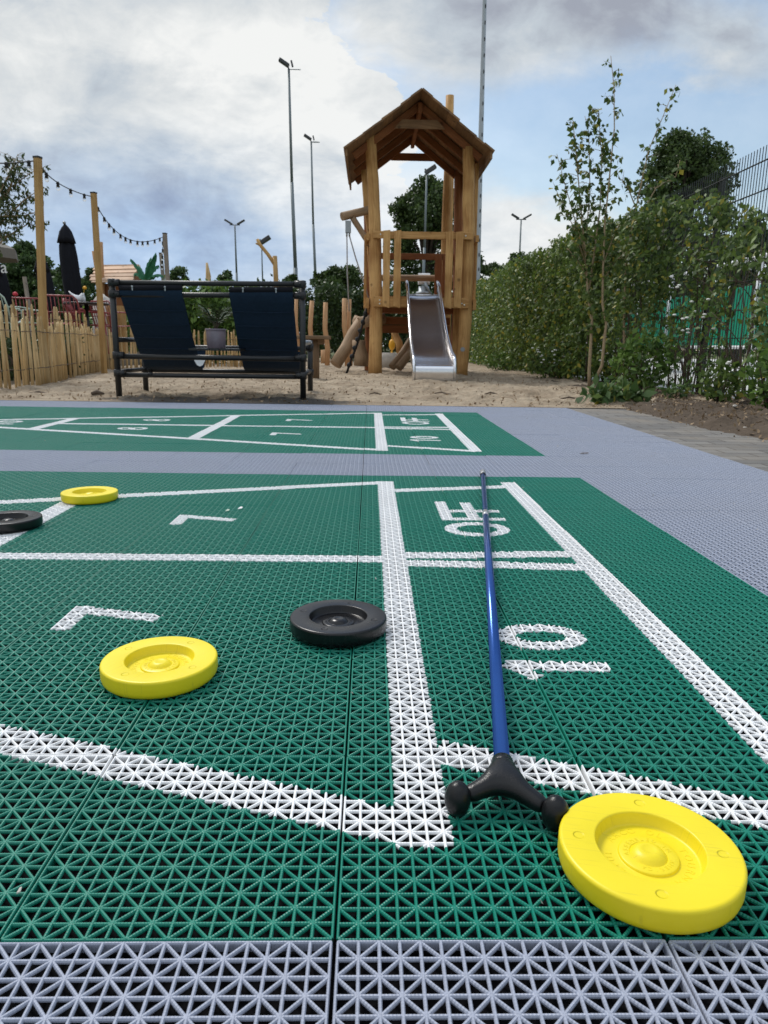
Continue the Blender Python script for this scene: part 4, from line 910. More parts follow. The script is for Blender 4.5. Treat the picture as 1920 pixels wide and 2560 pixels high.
# wooden box behind the bench corner, pale boulder, hut and artificial palm
b = MB(); p = at(288, 738, 12.0); b.box((p.x, 12.0, TZ+.33), (.24, .24, .86), .006); tag(b.build('timber_box', M['post_wood'], None, (p.x, 12., TZ)), 'plain tan timber box behind the left bench post', 'box')
b = MB(); p = at(258, 745, 12.6); b.ball((p.x, 12.6, .78), .40, (.55, .5, 1.0), 18, 14, .35); tag(b.build('pale_boulder', M['stone'], None, (p.x, 12.6, .4)), 'rough pale stone standing between the second post and the bench', 'stone')
hY = 16.; hut = thing('play_hut', 'small wooden hut with a pale plank roof behind the second post', 'hut', (at(285, 700, hY).x, hY, .4))
A, B_, C_, D_ = at(224, 706, hY-.7), at(240, 667, hY), at(346, 664, hY), at(326, 706, hY-.7)
b = MB()
for k in range(9):
    t0, t1 = k/9, (k+1.15)/9
    p0 = B_.lerp(A, t0); p1 = B_.lerp(A, min(1, t1)); q0 = C_.lerp(D_, t0); q1 = C_.lerp(D_, min(1, t1)); w0 = .02*(k % 2)
    b.bar((p0+p1)/2+Vector((random.uniform(-.04, .04), 0, .01*(k % 2))), (q0+q1)/2+Vector((random.uniform(-.04, .04), 0, .01*(k % 2))), (p1-p0).length*1.05, .02, (0, -.5, 1))
b.build('roof_front', M['shingle'], hut)
b = MB(); A2 = A+Vector((0, 1.6, 0)); D2 = D_+Vector((0, 1.6, 0)); b.bar((B_+A2)/2, (C_+D2)/2, (A2-B_).length, .03, (0, .5, 1)); b.build('roof_back', M['shingle'], hut)
b = MB(); e = Vector((-.03, 0, -.03)); b.poly([C_+e, D_+e+Vector((-.03, .08, 0)), D2+e+Vector((-.03, -.08, 0))], (-.03, 0, 0)); b.box(((A.x+D_.x)/2+.05, hY+.1, (A.z+.4)/2), ((D_.x-A.x)*.8, 1.1, A.z-.4), .01); b.build('hut_wall', M['inner_wood'], hut)
pY2 = 15.2; pb_ = at(362, 720, pY2); apalm = thing('artificial_palm', 'artificial green palm with broad plastic leaves beside the hut', 'palm', (pb_.x, pY2, .3))
b = MB(); b.tube([(pb_.x, pY2, .0), (pb_.x+.02, pY2, pb_.z+.1)], [.09, .07], 12); b.build('trunk', M['weathered'], apalm)
for k, (px, py, ww) in enumerate(((390, 636, .085), (326, 652, .045), (408, 694, .05), (334, 690, .04), (378, 648, .06), (345, 668, .045), (398, 668, .05))):
    a = Vector((pb_.x+.02, pY2, pb_.z+.08)); e_ = at(px, py, pY2-.2+.08*k); mid = a.lerp(e_, .55)+Vector((0, 0, .16 if k else .05)); rows = []
    for q in range(10):
        t = q/9; p = a*(1-t)**2+mid*2*t*(1-t)+e_*t*t; w = ww*math.sin(math.pi*min(.97, .12+.85*t))**.7; rows.append([p+Vector((-w*.8, -.02, -.03*(q % 2))), p+Vector((0, 0, .04)), p+Vector((w*.8, .02, -.03*(q % 2)))])
    b = MB(); b.sheet(rows, False); b.build('palm_leaf', M['palm_plastic'], apalm)
b = MB(); P = polyline([(251, 605), (252, 650), (250, 700)], 15.5); b.tube([P[0], P[1], Vector((P[2].x, 15.5, .3))], [.05, .055, .06], 10); Q = polyline([(233, 628), (238, 660), (243, 690)], 15.5); b.tube(Q, [.03, .03, .03], 8)
tag(b.build('bare_branch_post', M['stake_wood'], None, P[1]), 'bare forked branch post peeking out behind the second yellow post', 'post')
# ------------------------------------------------------------------ floodlights and mast
def floodlight(px, py, pb, base_px, Y, label, style, r0_=.11):
    t = at(px, py, Y); c = at(base_px, pb, Y); base = Vector((c.x+(c.x-t.x)*.0, Y, -.1)); s = Y/45.
    root = thing('floodlight_mast', label, 'floodlight', base, 'sports floodlights beyond the playground')
    H = t.z; b = MB(); q = [base]
    b.tube([base, base+Vector((0, 0, H*.32))], [r0_*1.25, r0_*1.15], 10); b.tube([base+Vector((0, 0, H*.32)), base.lerp(t, .62)+Vector((0, 0, 0))], [r0_*.95, r0_*.85], 10); b.tube([base.lerp(t, .62), t], [r0_*.72, r0_*.55], 10)
    b.build('pole', M['pole_grey'], root)
    hd = MB()
    if style == 'long':
        hd.bar(t+Vector((.0, 0, .14)), t+Vector((-.52, -.05, .44)), .36, .17, (0.2, 0, 1)); hd.bar(t+Vector((.0, 0, 0)), t+Vector((-.12, 0, .25)), .08, .08); hd.bar(t+Vector((.22, 0, .10)), t+Vector((.14, 0, .42)), .10, .10)
        hp_ = MB(); cc = t+Vector((.34, 0, -.03)); hp_.tube([cc+Vector((.32*math.cos(a*math.pi/10), .3*math.sin(a*math.pi/10), .10*math.sin(a*math.pi/10))) for a in range(21)], .022, 6); hp_.build('service_hoop', M['pole_grey'], root)
    elif style == 'double':
        for sx in (-1, 1): hd.bar(t+Vector((sx*.14*s, 0, .04)), t+Vector((sx*.58*s, 0, .27*s)), .30, .10*s, (0, 0, 1))
        hd.bar(t+Vector((-.3*s, 0, -.02)), t+Vector((.3*s, 0, -.02)), .08, .08)
    elif style == 'single':
        hd.bar(t+Vector((-.08*s, 0, .08*s)), t+Vector((.50*s, 0, .45*s)), .45*s, .22*s, (0, 0, 1)); hd.bar(t, t+Vector((-.1*s, 0, .3*s)), .1*s, .1*s)
    hd.build('lamp_head', M['dark_lamp'], root)
floodlight(722, 172, 700, 739, 45., 'tallest floodlight pole with a lamp head turned left', 'long', .115)
floodlight(778, 354, 745, 790, 60., 'second tall floodlight pole, right of the tallest one', 'long', .115)
floodlight(1067, 436, 720, 1057, 27., 'floodlight pole seen through the opening of the tower', 'single', .058)
floodlight(587, 562, 720, 594, 85., 'small floodlight with two lamp heads above the bench', 'double', .15)
floodlight(654, 612, 720, 658, 110., 'faint small floodlight behind the forked trunk', 'single', .15)
floodlight(1303, 548, 700, 1298, 70., 'twin-headed floodlight in the gap right of the tower', 'double', .12)
ms = thing('lattice_mast', 'thick galvanised mast with punched holes right behind the tower', 'mast', (2.93, 20., 0))
b = MB(); mt = at(1219, -260, 20.); mb_ = Vector((at(1194, 725, 20.).x, 20., -.05)); b.tube([mb_, mb_.lerp(mt, .25), mb_.lerp(mt, .5), mt], [.105, .085, .066, .040], 8, False); b.build('mast_tube', M['galv'], ms)
b = MB()
for k in range(26):
    t = .16+k*.033; p = mb_.lerp(mt, t); rr = .105-.065*t
    for dx in (.3,): b.ball(p+Vector((rr*.35, -rr*.86, 0)), .03, (.7, .35, 1.7), 8, 6)
b.build('step_hole', M['dark_lamp'], ms)
# ------------------------------------------------------------------ wire fence and the court beyond
wf = thing('wire_fence', 'dark green double wire mesh fence standing behind the hedge at right', 'fence', (3.36, 3, 0))
for k in range(10):
    y0 = 2.0+2.5*k; b = MB(); nst = 50
    for q in range(nst+1):
        y = y0+2.5*q/nst
        b.tube([(3.36, y, .03), (3.36, y, 2.14)], .0042, 4, False)
    for z in np.arange(.06, 2.1, .245):
        for dx in (-.007, .007): b.tube([(3.36+dx, y0, z), (3.36+dx, y0+2.5, z)], .0040, 4, False)
    b.build('mesh_panel', M['fence_wire'], wf)
for k in range(12):
    yk = 2.0+2.5*k; hk = 2.26 if yk > 10 else 2.06; b = MB(); b.box((3.40, yk, hk/2-.05), (.05, .07, hk+.1), .004); b.build('post', M['fence_wire'], wf)
gs = thing('padel_screen', 'bright green screen in a white frame glimpsed through the hedge', 'screen', (6.2, 12, 0))
b = MB()
for k in range(6): b.box((6.2, 8.85+1.75*k, 1.0), (.03, 1.62, .95), .004)
b.build('screen_cloth', M['screen_green'], gs)
b = MB()
for k in range(7): b.tube([(6.2, 8.0+1.75*k, 0), (6.2, 8.0+1.75*k, 1.9)], .05, 10)
b.tube([(6.2, 7.95, 1.9), (6.2, 18.55, 1.9)], .04, 10); b.tube([(6.2, 7.95, .50), (6.2, 18.55, .50)], .03, 10); b.build('frame', M['white_rail'], gs)
b = MB(); b.box((5.2, 15.6, .48), (.06, 3.2, .62), .006); b.tube([(5.2, 14.2, 0), (5.2, 14.2, .3)], .03, 8); b.tube([(5.2, 17., 0), (5.2, 17., .3)], .03, 8); tag(b.build('white_board', M['white_rail'], None, (5.2, 15.6, 0)), 'low white board behind the hedge close to the birch stems', 'board')
b = MB(); b.box((5.0, 13.6, .55), (.05, .7, .3), .006); b.tube([(5.0, 13.3, 0), (5.0, 13.3, .5)], .03, 8); b.tube([(5.0, 13.9, 0), (5.0, 13.9, .5)], .03, 8); tag(b.build('red_sign', M['red_board'], None, (5.0, 13.6, 0)), 'small red board behind the hedge near the birch', 'board')
# ------------------------------------------------------------------ plants
def clumped(N, box, holes=.5, seedv=0, freq=2., top=None, thin=0.):
    out = []; (x0, x1), (y0, y1), (z0, z1) = box; rnd = random.Random(seedv); o = Vector((seedv*3.1, 0, 0)); tries = 0
    while len(out) < N and tries < N*12:
        tries += 1
        x = rnd.uniform(x0, x1); y = rnd.uniform(y0, y1); z = rnd.uniform(z0, z1)
        if top is not None:
            tz_ = top(y); z = z0+(tz_-z0)*rnd.random()**.85
        v = mnoise.noise(Vector((x*freq*1.5, y*freq, z*freq))+o)+.5*mnoise.noise(Vector((x, y, z))*freq*2.7+o)
        if v < holes+(thin*max(0., 1.15-z) if thin else 0.): continue
        out.append((x, y, z))
    return np.array(out)
def hedge_plant(label, y0, y1, N, leaf, mat, holes, seedv, h=2.0, x=(2.86, 3.34), nst=6, grp='hedge plants along the wire fence', thin=0.):
    root = thing('hedge_shrub', label, 'hedge', (3.1, (y0+y1)/2, 0), grp); rnd = random.Random(seedv)
    top = lambda y: (h if y > 7. else h-.34*(7.-y))*(1+.05*mnoise.noise(Vector((y*1.7, seedv, 0)))+.06*mnoise.noise(Vector((y*6, seedv, 2))))
    P = clumped(N, ((x[0], x[1]), (y0-.15, y1+.15), (.06, 2)), holes, seedv, 2.6, top, thin)
    foliage('foliage', P, leaf, mat, root, droop=.5, nrm=np.array([-.7, -.6, .5]))
    b = MB()
    for k in range(nst):
        y = y0+(y1-y0)*(k+rnd.random())/nst; xx = rnd.uniform(x[0]+.2, x[1]-.08); pts = [(xx, y, -.02)]; hh = top(y)*rnd.uniform(.7, 1)
        for q in range(1, 6): pts.append((xx+rnd.uniform(-.05, .05), y+rnd.uniform(-.06, .06), hh*q/5))
        b.tube(pts, [.011, .010, .009, .007, .005, .002], 6)
        for q in range(2, 6):
            a = Vector(pts[q-1]); d = Vector((rnd.uniform(-.25, .1), rnd.uniform(-.25, .25), rnd.uniform(.05, .3))); b.tube([a, a+d*.5, a+d+Vector((0, 0, -.03))], [.005, .004, .002], 5)
    b.build('stems', M['twig'], root)
hedge_plant('dense yellowish stretch of hedge right behind the tower', 13.0, 24.0, 42000, .075, M['hedge_leaf'], -.25, 3, 2.02, (2.55, 3.34), 8)
hedge_plant('dense olive stretch of hedge between the tower and the birch', 9.3, 13.0, 30000, .066, M['hedge_leaf'], -.12, 4, 2.02, (2.70, 3.34), 8)
hedge_plant('darker stretch of hedge just behind the birch stems', 7.7, 9.3, 6800, .066, M['ivy_leaf'], -.02, 5, 2.0, (2.85, 3.34), 8, thin=.45)
hedge_plant('gappy stretch of climbing hedge right of the birch with the green screen behind', 6.6, 7.7, 1500, .066, M['ivy_leaf'], .03, 6, 1.95, (3.14, 3.38), 11, thin=.62)
hedge_plant('thin hedge shrub near the right edge with fence wires showing', 5.6, 6.6, 900, .066, M['ivy_leaf'], .03, 7, 1.95, (3.16, 3.38), 10, thin=.60)
hedge_plant('dark climbing shrub cut off by the right edge', 4.4, 5.6, 1500, .070, M['ivy_leaf'], -.02, 8, 1.95, (3.12, 3.38), 9, thin=.15)
hedge_plant('hedge shrub beyond the right edge of the photo', 2.6, 4.4, 2500, .08, M['ivy_leaf'], .0, 9, 2.3, (3.08, 3.38), 9)
# birch by the soil bed
def leafy(root, stems, Y, mat, leaf, per, seedv, rbase=.02, side=.16, t0=.3, hang=.6, wide=.75):
    rnd = random.Random(seedv); b = MB(); P = []
    for pts, r, dens in stems:
        W = [at(px, py, Y+dy) for px, py, dy in pts]; n = len(W)
        b.tube(W, [max(.0025, r*(1-.86*i/(n-1))) for i in range(n)], 9)
        total = sum((W[i+1]-W[i]).length for i in range(n-1)); m = int(total*dens)
        for k in range(m):
            s = total*(t0+(1-t0)*k/max(1, m)); i = 0
            while i < n-2 and s > (W[i+1]-W[i]).length: s -= (W[i+1]-W[i]).length; i += 1
            p = W[i].lerp(W[i+1], min(1, s/max(1e-6, (W[i+1]-W[i]).length)))
            d = Vector((rnd.gauss(0, 1), rnd.gauss(0, 1), rnd.uniform(-.1, .9))).normalized()*side*rnd.uniform(.3, 1.); e = p+d; b.tube([p, p+d*.5+Vector((0, 0, .01)), e], [.003, .0025, .0012], 4)
            for q in range(per): P.append(tuple(p.lerp(e, rnd.uniform(.3, 1))+Vector((rnd.gauss(0, .015), rnd.gauss(0, .015), rnd.gauss(0, .012)))))
    b.build('stems', M['bark_birch'], root); foliage('foliage', np.array(P), leaf, mat, root, droop=hang, wide=wide)
bi = thing('birch_tree', 'slender young birch with several pale stems standing in the sand by the hedge', 'birch', (2.56, 7.95, 0))
leafy(bi, [([(1473, 978, 0), (1473, 930, 0), (1477, 860, 0), (1480, 800, .02), (1470, 740, 0), (1464, 640, 0), (1452, 520, 0), (1440, 380, 0), (1432, 300, 0)], .021, 24),
           ([(1479, 965, 0), (1505, 915, -.05), (1512, 840, -.05), (1516, 810, -.05), (1506, 760, -.05), (1508, 660, -.05), (1512, 560, -.05), (1524, 440, -.05), (1536, 320, -.05), (1535, 220, -.05), (1527, 140, -.05)], .019, 10),
           ([(1470, 740, 0), (1485, 640, .1), (1500, 520, .1), (1505, 400, .1), (1495, 270, .1)], .012, 26),
           ([(1464, 640, 0), (1440, 560, -.1), (1415, 470, -.1), (1392, 385, -.1)], .008, 20),
           ([(1464, 660, 0), (1430, 560, -.1), (1388, 470, -.15)], .007, 18),
           ([(1464, 600, 0), (1475, 480, .05), (1472, 330, .05), (1462, 290, .05)], .008, 20), ([(1508, 660, -.05), (1530, 600, 0), (1548, 560, 0)], .007, 26), ([(1467, 690, 0), (1450, 660, 0), (1418, 620, -.1)], .007, 26), ([(1508, 700, -.05), (1540, 650, 0), (1565, 630, 0)], .007, 30), ([(1464, 640, 0), (1445, 610, .1), (1428, 600, .1)], .006, 30)], 7.9, M['birch_leaf'], .066, 5, 5, side=.16, t0=.22)
sp = thing('birch_sapling', 'leaning thin sapling shoot rising over the hedge before the round tree', 'sapling', (3.0, 8.1, 0))
leafy(sp, [([(1560, 960, 0), (1560, 800, 0), (1565, 650, 0), (1590, 520, 0), (1622, 375, 0), (1660, 285, 0), (1690, 212, 0)], .014, 10), ([(1590, 520, 0), (1570, 470, .1), (1545, 440, .1)], .008, 22), ([(1590, 560, 0), (1640, 470, .0), (1690, 440, .05), (1700, 400, .05)], .008, 18)], 8.1, M['birch_leaf'], .068, 3, 8, side=.12, t0=.45)
wl = thing('willow_tree', 'loose leafy tree hanging into the photo at the left edge behind the post', 'tree', (at(-80, 900, 7.9).x, 7.9, 0))
leafy(wl, [([(-80, 1010, 0), (-75, 800, 0), (-60, 640, 0), (-20, 540, 0), (25, 470, 0), (48, 400, 0)], .035, 38), ([(-60, 640, 0), (0, 560, .1), (60, 500, .1), (105, 470, .1)], .014, 34), ([(-60, 620, 0), (-10, 500, -.1), (30, 420, -.1), (45, 385, -.1)], .012, 34), ([(-50, 650, 0), (20, 590, 0), (70, 560, 0), (118, 575, 0)], .012, 30), ([(-60, 660, 0), (0, 540, 0), (60, 540, 0), (90, 530, 0)], .010, 36), ([(-60, 700, 0), (-20, 600, .2), (20, 590, .2), (40, 600, .2)], .010, 42), ([(-50, 600, 0), (10, 480, 0), (80, 430, 0), (115, 425, 0)], .010, 22)], 7.9, M['willow_leaf'], .06, 6, 21, side=.17, t0=.35, wide=.42)
# low plants in the soil bed and by the hedge
def bush(name, label, cat, c, rx, ry, h, N, leaf, mat, seedv, flowers=None, nst=6, grp=None):
    root = thing(name, label, cat, c, grp); rnd = np.random.default_rng(seedv); c = Vector(c)
    d = rnd.normal(size=(N, 3)); d /= np.linalg.norm(d, axis=1)[:, None]; rr = rnd.uniform(.25, 1., size=(N, 1))**.5
    P = d*rr*np.array([rx, ry, h*.5])+np.array([c.x, c.y, c.z+h*.5]); P += .05*rx*rnd.normal(size=P.shape); P = P[P[:, 2] > c.z+.005]
    foliage('foliage', P, leaf, mat, root, droop=-.1)
    b = MB(); q_ = random.Random(seedv)
    for k in range(nst):
        e = c+Vector((q_.uniform(-rx, rx)*.8, q_.uniform(-ry, ry)*.8, h*q_.uniform(.5, .95))); b.tube([c, c.lerp(e, .5)+Vector((0, 0, h*.08)), e], [.006, .005, .002], 5)
    b.build('stems', M['twig'], root)
    if flowers:
        P = [(c.x+q_.uniform(-rx, rx)*.9, c.y-ry*.3+q_.uniform(-ry, ry)*.6, c.z+h*q_.uniform(.55, 1.05)) for _ in range(flowers)]
        for p in P:
            fb = MB(); fb.ball(p, .020, (1, 1, .5), 7, 5); fb.build('flower_head', M['white_petal'], root)
    return root
def on(px, py): p = gz(px, py); return (p.x, p.y, 0)
gp = 'low plants at the foot of the hedge'
bush('white_flower_clump', 'low clump with white flowers left of the birch foot', 'plant', on(1380, 948), .38, .30, .42, 700, .07, M['ivy_leaf'], 1, 26, 8, gp)
bush('weed_clump', 'flat leafy weeds spreading at the corner of the paving', 'plant', (2.06, 5.55, .0), .26, .12, .14, 260, .11, M['grass_leaf'], 2, None, 6, gp)
bush('leafy_bush', 'bright green leafy bush right of the birch foot', 'plant', on(1600, 985), .30, .26, .62, 900, .075, M['shrub_leaf'], 3, None, 8, gp)
bush('leafy_bush', 'grey green low bush at the edge of the soil near the right edge', 'plant', on(1795, 1010), .18, .16, .34, 300, .075, M['ivy_leaf'], 4, 4, 7, gp)
bush('leafy_bush', 'bush of broad leaves cut off by the right edge above the soil', 'plant', on(1915, 1030), .20, .22, .50, 320, .08, M['shrub_leaf'], 5, None, 6, gp)
bush('weed_clump', 'small pale weed between the leafy bush and the paving', 'plant', on(1690, 1000), .14, .10, .14, 110, .06, M['grass_leaf'], 6, None, 5, gp)
bush('leafy_bush', 'dark shrub behind the birch foot with white blossoms', 'plant', on(1530, 958), .30, .22, .45, 500, .07, M['ivy_leaf'], 7, 10, 8, gp)
bush('leafy_bush', 'yellow green weeds under the dense hedge near the tower', 'plant', on(1270, 928), .55, .25, .35, 600, .07, M['shrub_leaf'], 8, 5, 8, gp)
bush('leafy_bush', 'tall stems with white flowers before the green screen', 'plant', (3.12, 6.65, 0), .22, .3, 1.0, 300, .06, M['shrub_leaf'], 12, 16, 9, gp)
gr = np.random.default_rng(5)
def shrub_row(label, pts, hh, N, leaf, mat, seedv, r=.5, name='shrub', grp=None):
    root = thing(name, label, 'shrub', (pts[0][0], pts[0][1], 0), grp); rnd = random.Random(seedv); P = []
    for k in range(N):
        i = rnd.randrange(len(pts)-1); t = rnd.random(); x = pts[i][0]+(pts[i+1][0]-pts[i][0])*t; y = pts[i][1]+(pts[i+1][1]-pts[i][1])*t
        z = hh*(1+.18*mnoise.noise(Vector((x*1.5, y*1.5, seedv)))+.1*mnoise.noise(Vector((x*5, y*5, seedv))))*rnd.random()**.7; p = Vector((x+rnd.gauss(0, r*.5), y+rnd.gauss(0, r*.5), z))
        if mnoise.noise(p*2.3) < -.28: continue
        P.append(tuple(p))
    foliage('foliage', np.array(P), leaf, mat, root, droop=.2)
    b = MB()
    for k in range(6):
        i = rnd.randrange(len(pts)-1); t = rnd.random(); x = pts[i][0]+(pts[i+1][0]-pts[i][0])*t; y = pts[i][1]+(pts[i+1][1]-pts[i][1])*t; b.tube([(x, y, -.08), (x+.1, y, hh*.5), (x-.05, y+.1, hh*.85)], [.03, .02, .008], 6)
    b.tube([(p[0], p[1], -.06) for p in pts], .03, 6)
    b.build('stems', M['twig'], root)
shrub_row('dark hedge row behind the bare stakes left of the tower', [(-3.2, 20), (1.5, 20.5)], 1.9, 15000, .13, M['dark_hedge_leaf'], 3, .55, 'dark_hedge')
shrub_row('dark hedge row continuing behind the tower and the slide', [(1.4, 22), (4.6, 24)], 1.5, 7000, .14, M['dark_hedge_leaf'], 4, .6, 'dark_hedge')
shrub_row('bright leafy shrubs seen between the two navy slings', [(-4.1, 15.2), (-2.4, 16.0)], 1.58, 9000, .12, M['shrub_leaf'], 5, .5)
shrub_row('green shrubs between the paling fences at left', [(-3.80, 6.6), (-3.78, 8.0), (-3.86, 9.2)], .46, 5200, .055, M['dark_hedge_leaf'], 6, .16)
shrub_row('low greenery behind the far paling fence', [(-5.2, 13.8), (-4.3, 14.6)], 1.0, 2600, .10, M['shrub_leaf'], 7, .4)
# trees
def tree(label, px, ptop, wpx, Y, mat, leaf, N, seedv, zc=None, bare=.25, nblob=26, grp='trees beyond the playground', holes=-.10, name='leafy_tree'):
    t = at(px, ptop, Y); H = t.z*1.03; w = wpx/FPX*(Y+.46)/2; N = int(N*4.2); leaf = leaf*.50; nblob = int(nblob*1.5); rnd = random.Random(seedv); nr = np.random.default_rng(seedv)
    root = thing(name, label, 'tree', (t.x, Y, -.1), grp); z0 = H*bare; b = MB()
    tr = max(.06, H*.022); b.tube([(t.x, Y, -.1), (t.x+.05*w, Y, z0), (t.x-.03*w, Y, H*.55), (t.x, Y, H*.85)], [tr*1.3, tr, tr*.7, tr*.2], 9)
    cen = []; dome = min(w*.95, (H-z0)*.6)
    for k in range(nblob):
        zz = z0+(H-z0)*rnd.random()**.7; top_ = H-dome
        rad = w*.86*(1 if zz < top_ else math.sqrt(max(.02, 1-((zz-top_)/dome)**2)))*(.55+.45*min(1, (zz-z0)/(.25*(H-z0)+.01)))
        a = rnd.uniform(0, 2*math.pi); q = rnd.random()**.4; br = rnd.uniform(.16, .30)*min(w, H-z0)
        c = Vector((t.x+math.cos(a)*max(0, rad-br*.6)*q, Y+math.sin(a)*max(0, rad-br*.6)*q*.9, zz-br*.5*(zz > top_))); cen.append((c, br*1.25))
        if k % 3 == 0: b.tube([(t.x, Y, max(z0, zz*.55)), Vector((t.x, Y, zz*.8)).lerp(c, .5), c], [tr*.5, tr*.35, tr*.1], 6)
    b.build('trunk', M['bark'], root)
    P = []
    for k in range(N):
        c, r = cen[rnd.randrange(nblob)]; d = Vector(nr.normal(size=3)).normalized(); p = c+Vector((d.x, d.y, d.z*.8))*r*(rnd.random()**.4)
        if mnoise.noise(p*(1.1/max(.5, r))) < holes: continue
        P.append(tuple(p))
    foliage('crown', np.array(P), leaf, mat, root, droop=.1, wide=.8)
tree('big round oak seen through the tower opening', 1075, 462, 235, 30, M['oak_leaf'], .26, 11000, 1, bare=.10, nblob=60)
tree('dark oak behind the right tower posts', 1165, 560, 130, 31, M['oak_leaf'], .26, 4000, 2, bare=.1, nblob=24)
tree('round dark tree above the hedge at right', 1722, 342, 268, 30, M['oak_leaf'], .26, 13000, 3, bare=.16, nblob=70)
tree('bushy tree left of the tower behind the dark hedge', 862, 672, 150, 34, M['oak_leaf'], .28, 6000, 4, bare=.08, nblob=34)
tree('broad tree behind the right bench post', 800, 680, 60, 36, M['oak_leaf'], .28, 2200, 5, bare=.05, nblob=16)
tree('small dark tree right behind the bench top rail', 730, 694, 70, 40, M['oak_leaf'], .30, 2000, 6, bare=.05, nblob=18)
tree('pair of low trees above the bench middle', 560, 684, 90, 44, M['far_leaf'], .32, 2600, 7, bare=.05, nblob=20)
tree('low round tree above the left half of the bench', 452, 672, 110, 44, M['far_leaf'], .32, 3200, 8, bare=.05, nblob=22)
tree('treetop showing above the hut roof', 305, 660, 60, 46, M['far_leaf'], .32, 1800, 9, bare=.05, nblob=14)
tree('tall dark tree at the left edge behind the nearest post', 60, 618, 150, 38, M['far_leaf'], .32, 6500, 10, bare=.04, nblob=44)
tree('tree behind the closed parasol', 172, 668, 120, 40, M['far_leaf'], .32, 4200, 11, bare=.04, nblob=30)
tree('tree right of the second yellow post', 232, 680, 90, 42, M['far_leaf'], .32, 2800, 12, bare=.04, nblob=20)
tree('dark tree cut off by the left edge', -40, 650, 150, 36, M['far_leaf'], .32, 5000, 13, bare=.04, nblob=34)
tree('dark tree in the gap right of the mast', 1300, 645, 150, 44, M['oak_leaf'], .32, 4200, 14, bare=.04, nblob=28)
tree('lower tree between the mast and the hedge', 1235, 668, 110, 42, M['oak_leaf'], .32, 3000, 15, bare=.04, nblob=22)
tree('dark tree low behind the wire fence near the right edge', 1880, 560, 190, 26, M['oak_leaf'], .26, 6000, 16, bare=.04, nblob=40)
tree('tree hidden behind the hedge right of the birch', 1560, 600, 180, 32, M['oak_leaf'], .28, 5000, 17, bare=.04, nblob=36)
tree('tree low behind the terrace at far left', 120, 690, 100, 34, M['far_leaf'], .30, 3000, 18, bare=.04, nblob=22)
tree('low tree behind the middle of the bench', 640, 716, 150, 46, M['far_leaf'], .34, 2600, 19, bare=.02, nblob=22)
# a far wood closing the horizon
P = []
for k in range(16000):
    x = random.uniform(-75, 85); y = random.uniform(72, 80); h = 4.2+1.6*mnoise.noise(Vector((x*.12, 0, 0)))+1.0*mnoise.noise(Vector((x*.45, 3, 0)))+.5*mnoise.noise(Vector((x*1.3, 3, 0)))
    P.append((x, y, h*random.random()**.6))
o = foliage('far_wood', np.array(P), .8, M['far_leaf'], None, wide=.8); tag(o, 'far green wood closing the horizon', 'wood', kind='stuff')
# small litter on court and sand
def litter(px, py, w, h, label, mat, rz, z=.002):
    p = gz(px, py); b = MB(); b.poly([(p.x-w, p.y-h, z), (p.x+w*.8, p.y-h*.7, z+.001), (p.x+w, p.y+h*.6, z+.003), (p.x-w*.3, p.y+h, z+.002)], (0, 0, .0012)); tag(b.build('leaf_scrap', M[mat], None, (p.x, p.y, z)), label, 'scrap', 'scraps lying on the court')
litter(601, 1273, .006, .008, 'white scrap above the far figure seven of the near court', 'white_print', 0)
litter(569, 1279, .005, .006, 'pale green scrap beside the white one near the far seven', 'mint_metal', 0)
litter(50, 2236, .0016, .002, 'tiny pale crumb on the green tile at the left foreground', 'stone', 0)
litter(1460, 1135, .02, .004, 'dark flat scrap on the grey tiles at right of the far court', 'twig', 0)
def twig(px, py, L, a, label, r=.007):
    p = gz(px, py); p.z = sand_z(p.x, p.y)+.008; d = Vector((math.cos(a), math.sin(a), .03))*L/2; b = MB(); b.tube([p-d, p-d*.2+Vector((0, .02, .012)), p+d*.4+Vector((.01, 0, 0)), p+d], [r*.7, r, r*.8, r*.3], 7)
    tag(b.build('twig', M['twig'], None, p), label, 'twig', 'twigs on the sand')
twig(1107, 996, .20, R(-50), 'dark twig on the sand below the slide'); twig(1230, 985, .16, R(20), 'short twig lying right of the slide foot'); twig(940, 990, .12, R(0), 'thin twig on the sand below the left tower post')
twig(245, 988, .10, R(10), 'dark lump of bark beside the left bench leg', .022); twig(100, 985, .22, R(-15), 'long bit of bark before the front paling fence', .012); twig(1430, 1000, .2, R(-8), 'dead stalk at the sand edge left of the weeds', .008)
def pebble(px, py, r, label):
    p = gz(px, py); b = MB(); b.ball((p.x, p.y, max(0, soil_z(p.x, p.y))+r*.3), r, (1, .9, .6), 10, 7, .4); tag(b.build('pebble', M['stone'], None, (p.x, p.y, 0)), label, 'pebble', 'pale pebbles on the soil bed')
pebble(1762, 1049, .022, 'largest pale pebble at the edge of the paving'); pebble(1862, 1078, .012, 'small pale pebble right of the largest one'); pebble(1835, 1032, .016, 'pale pebble on the soil under the grey green bush'); pebble(1635, 1024, .018, 'pale flat pebble beside the weeds on the soil')
P = []
for k in range(2600):
    x = random.uniform(1.9, 3.3); y = random.uniform(2.2, 7.2); z = max(soil_z(x, y), sand_z(x, y) if y > 5.1 else -1)
    if y > 5.1 and x < 2.3 and random.random() < .6: continue
    P.append((x, y, z+.004))
for k in range(2200):
    x = random.uniform(-3., 2.4); y = 5.1+random.random()**1.6*6; P.append((x, y, sand_z(x, y)+.003))
C_ = []
for k in range(130):
    x = random.uniform(-2.2, 1.45); y = random.uniform(-.1, 4.95)**1.0
    if random.random() < .5: x = 1.45-abs(random.gauss(0, .35)); y = random.uniform(1.2, 4.95)
    C_.append((x, y, .0015))
oc = foliage('court_litter', np.array(C_), .006, M['stone'], None, droop=.0, wide=.6); tag(oc, 'sand grains and tiny leaf crumbs scattered over the court tiles', 'crumbs', kind='stuff')
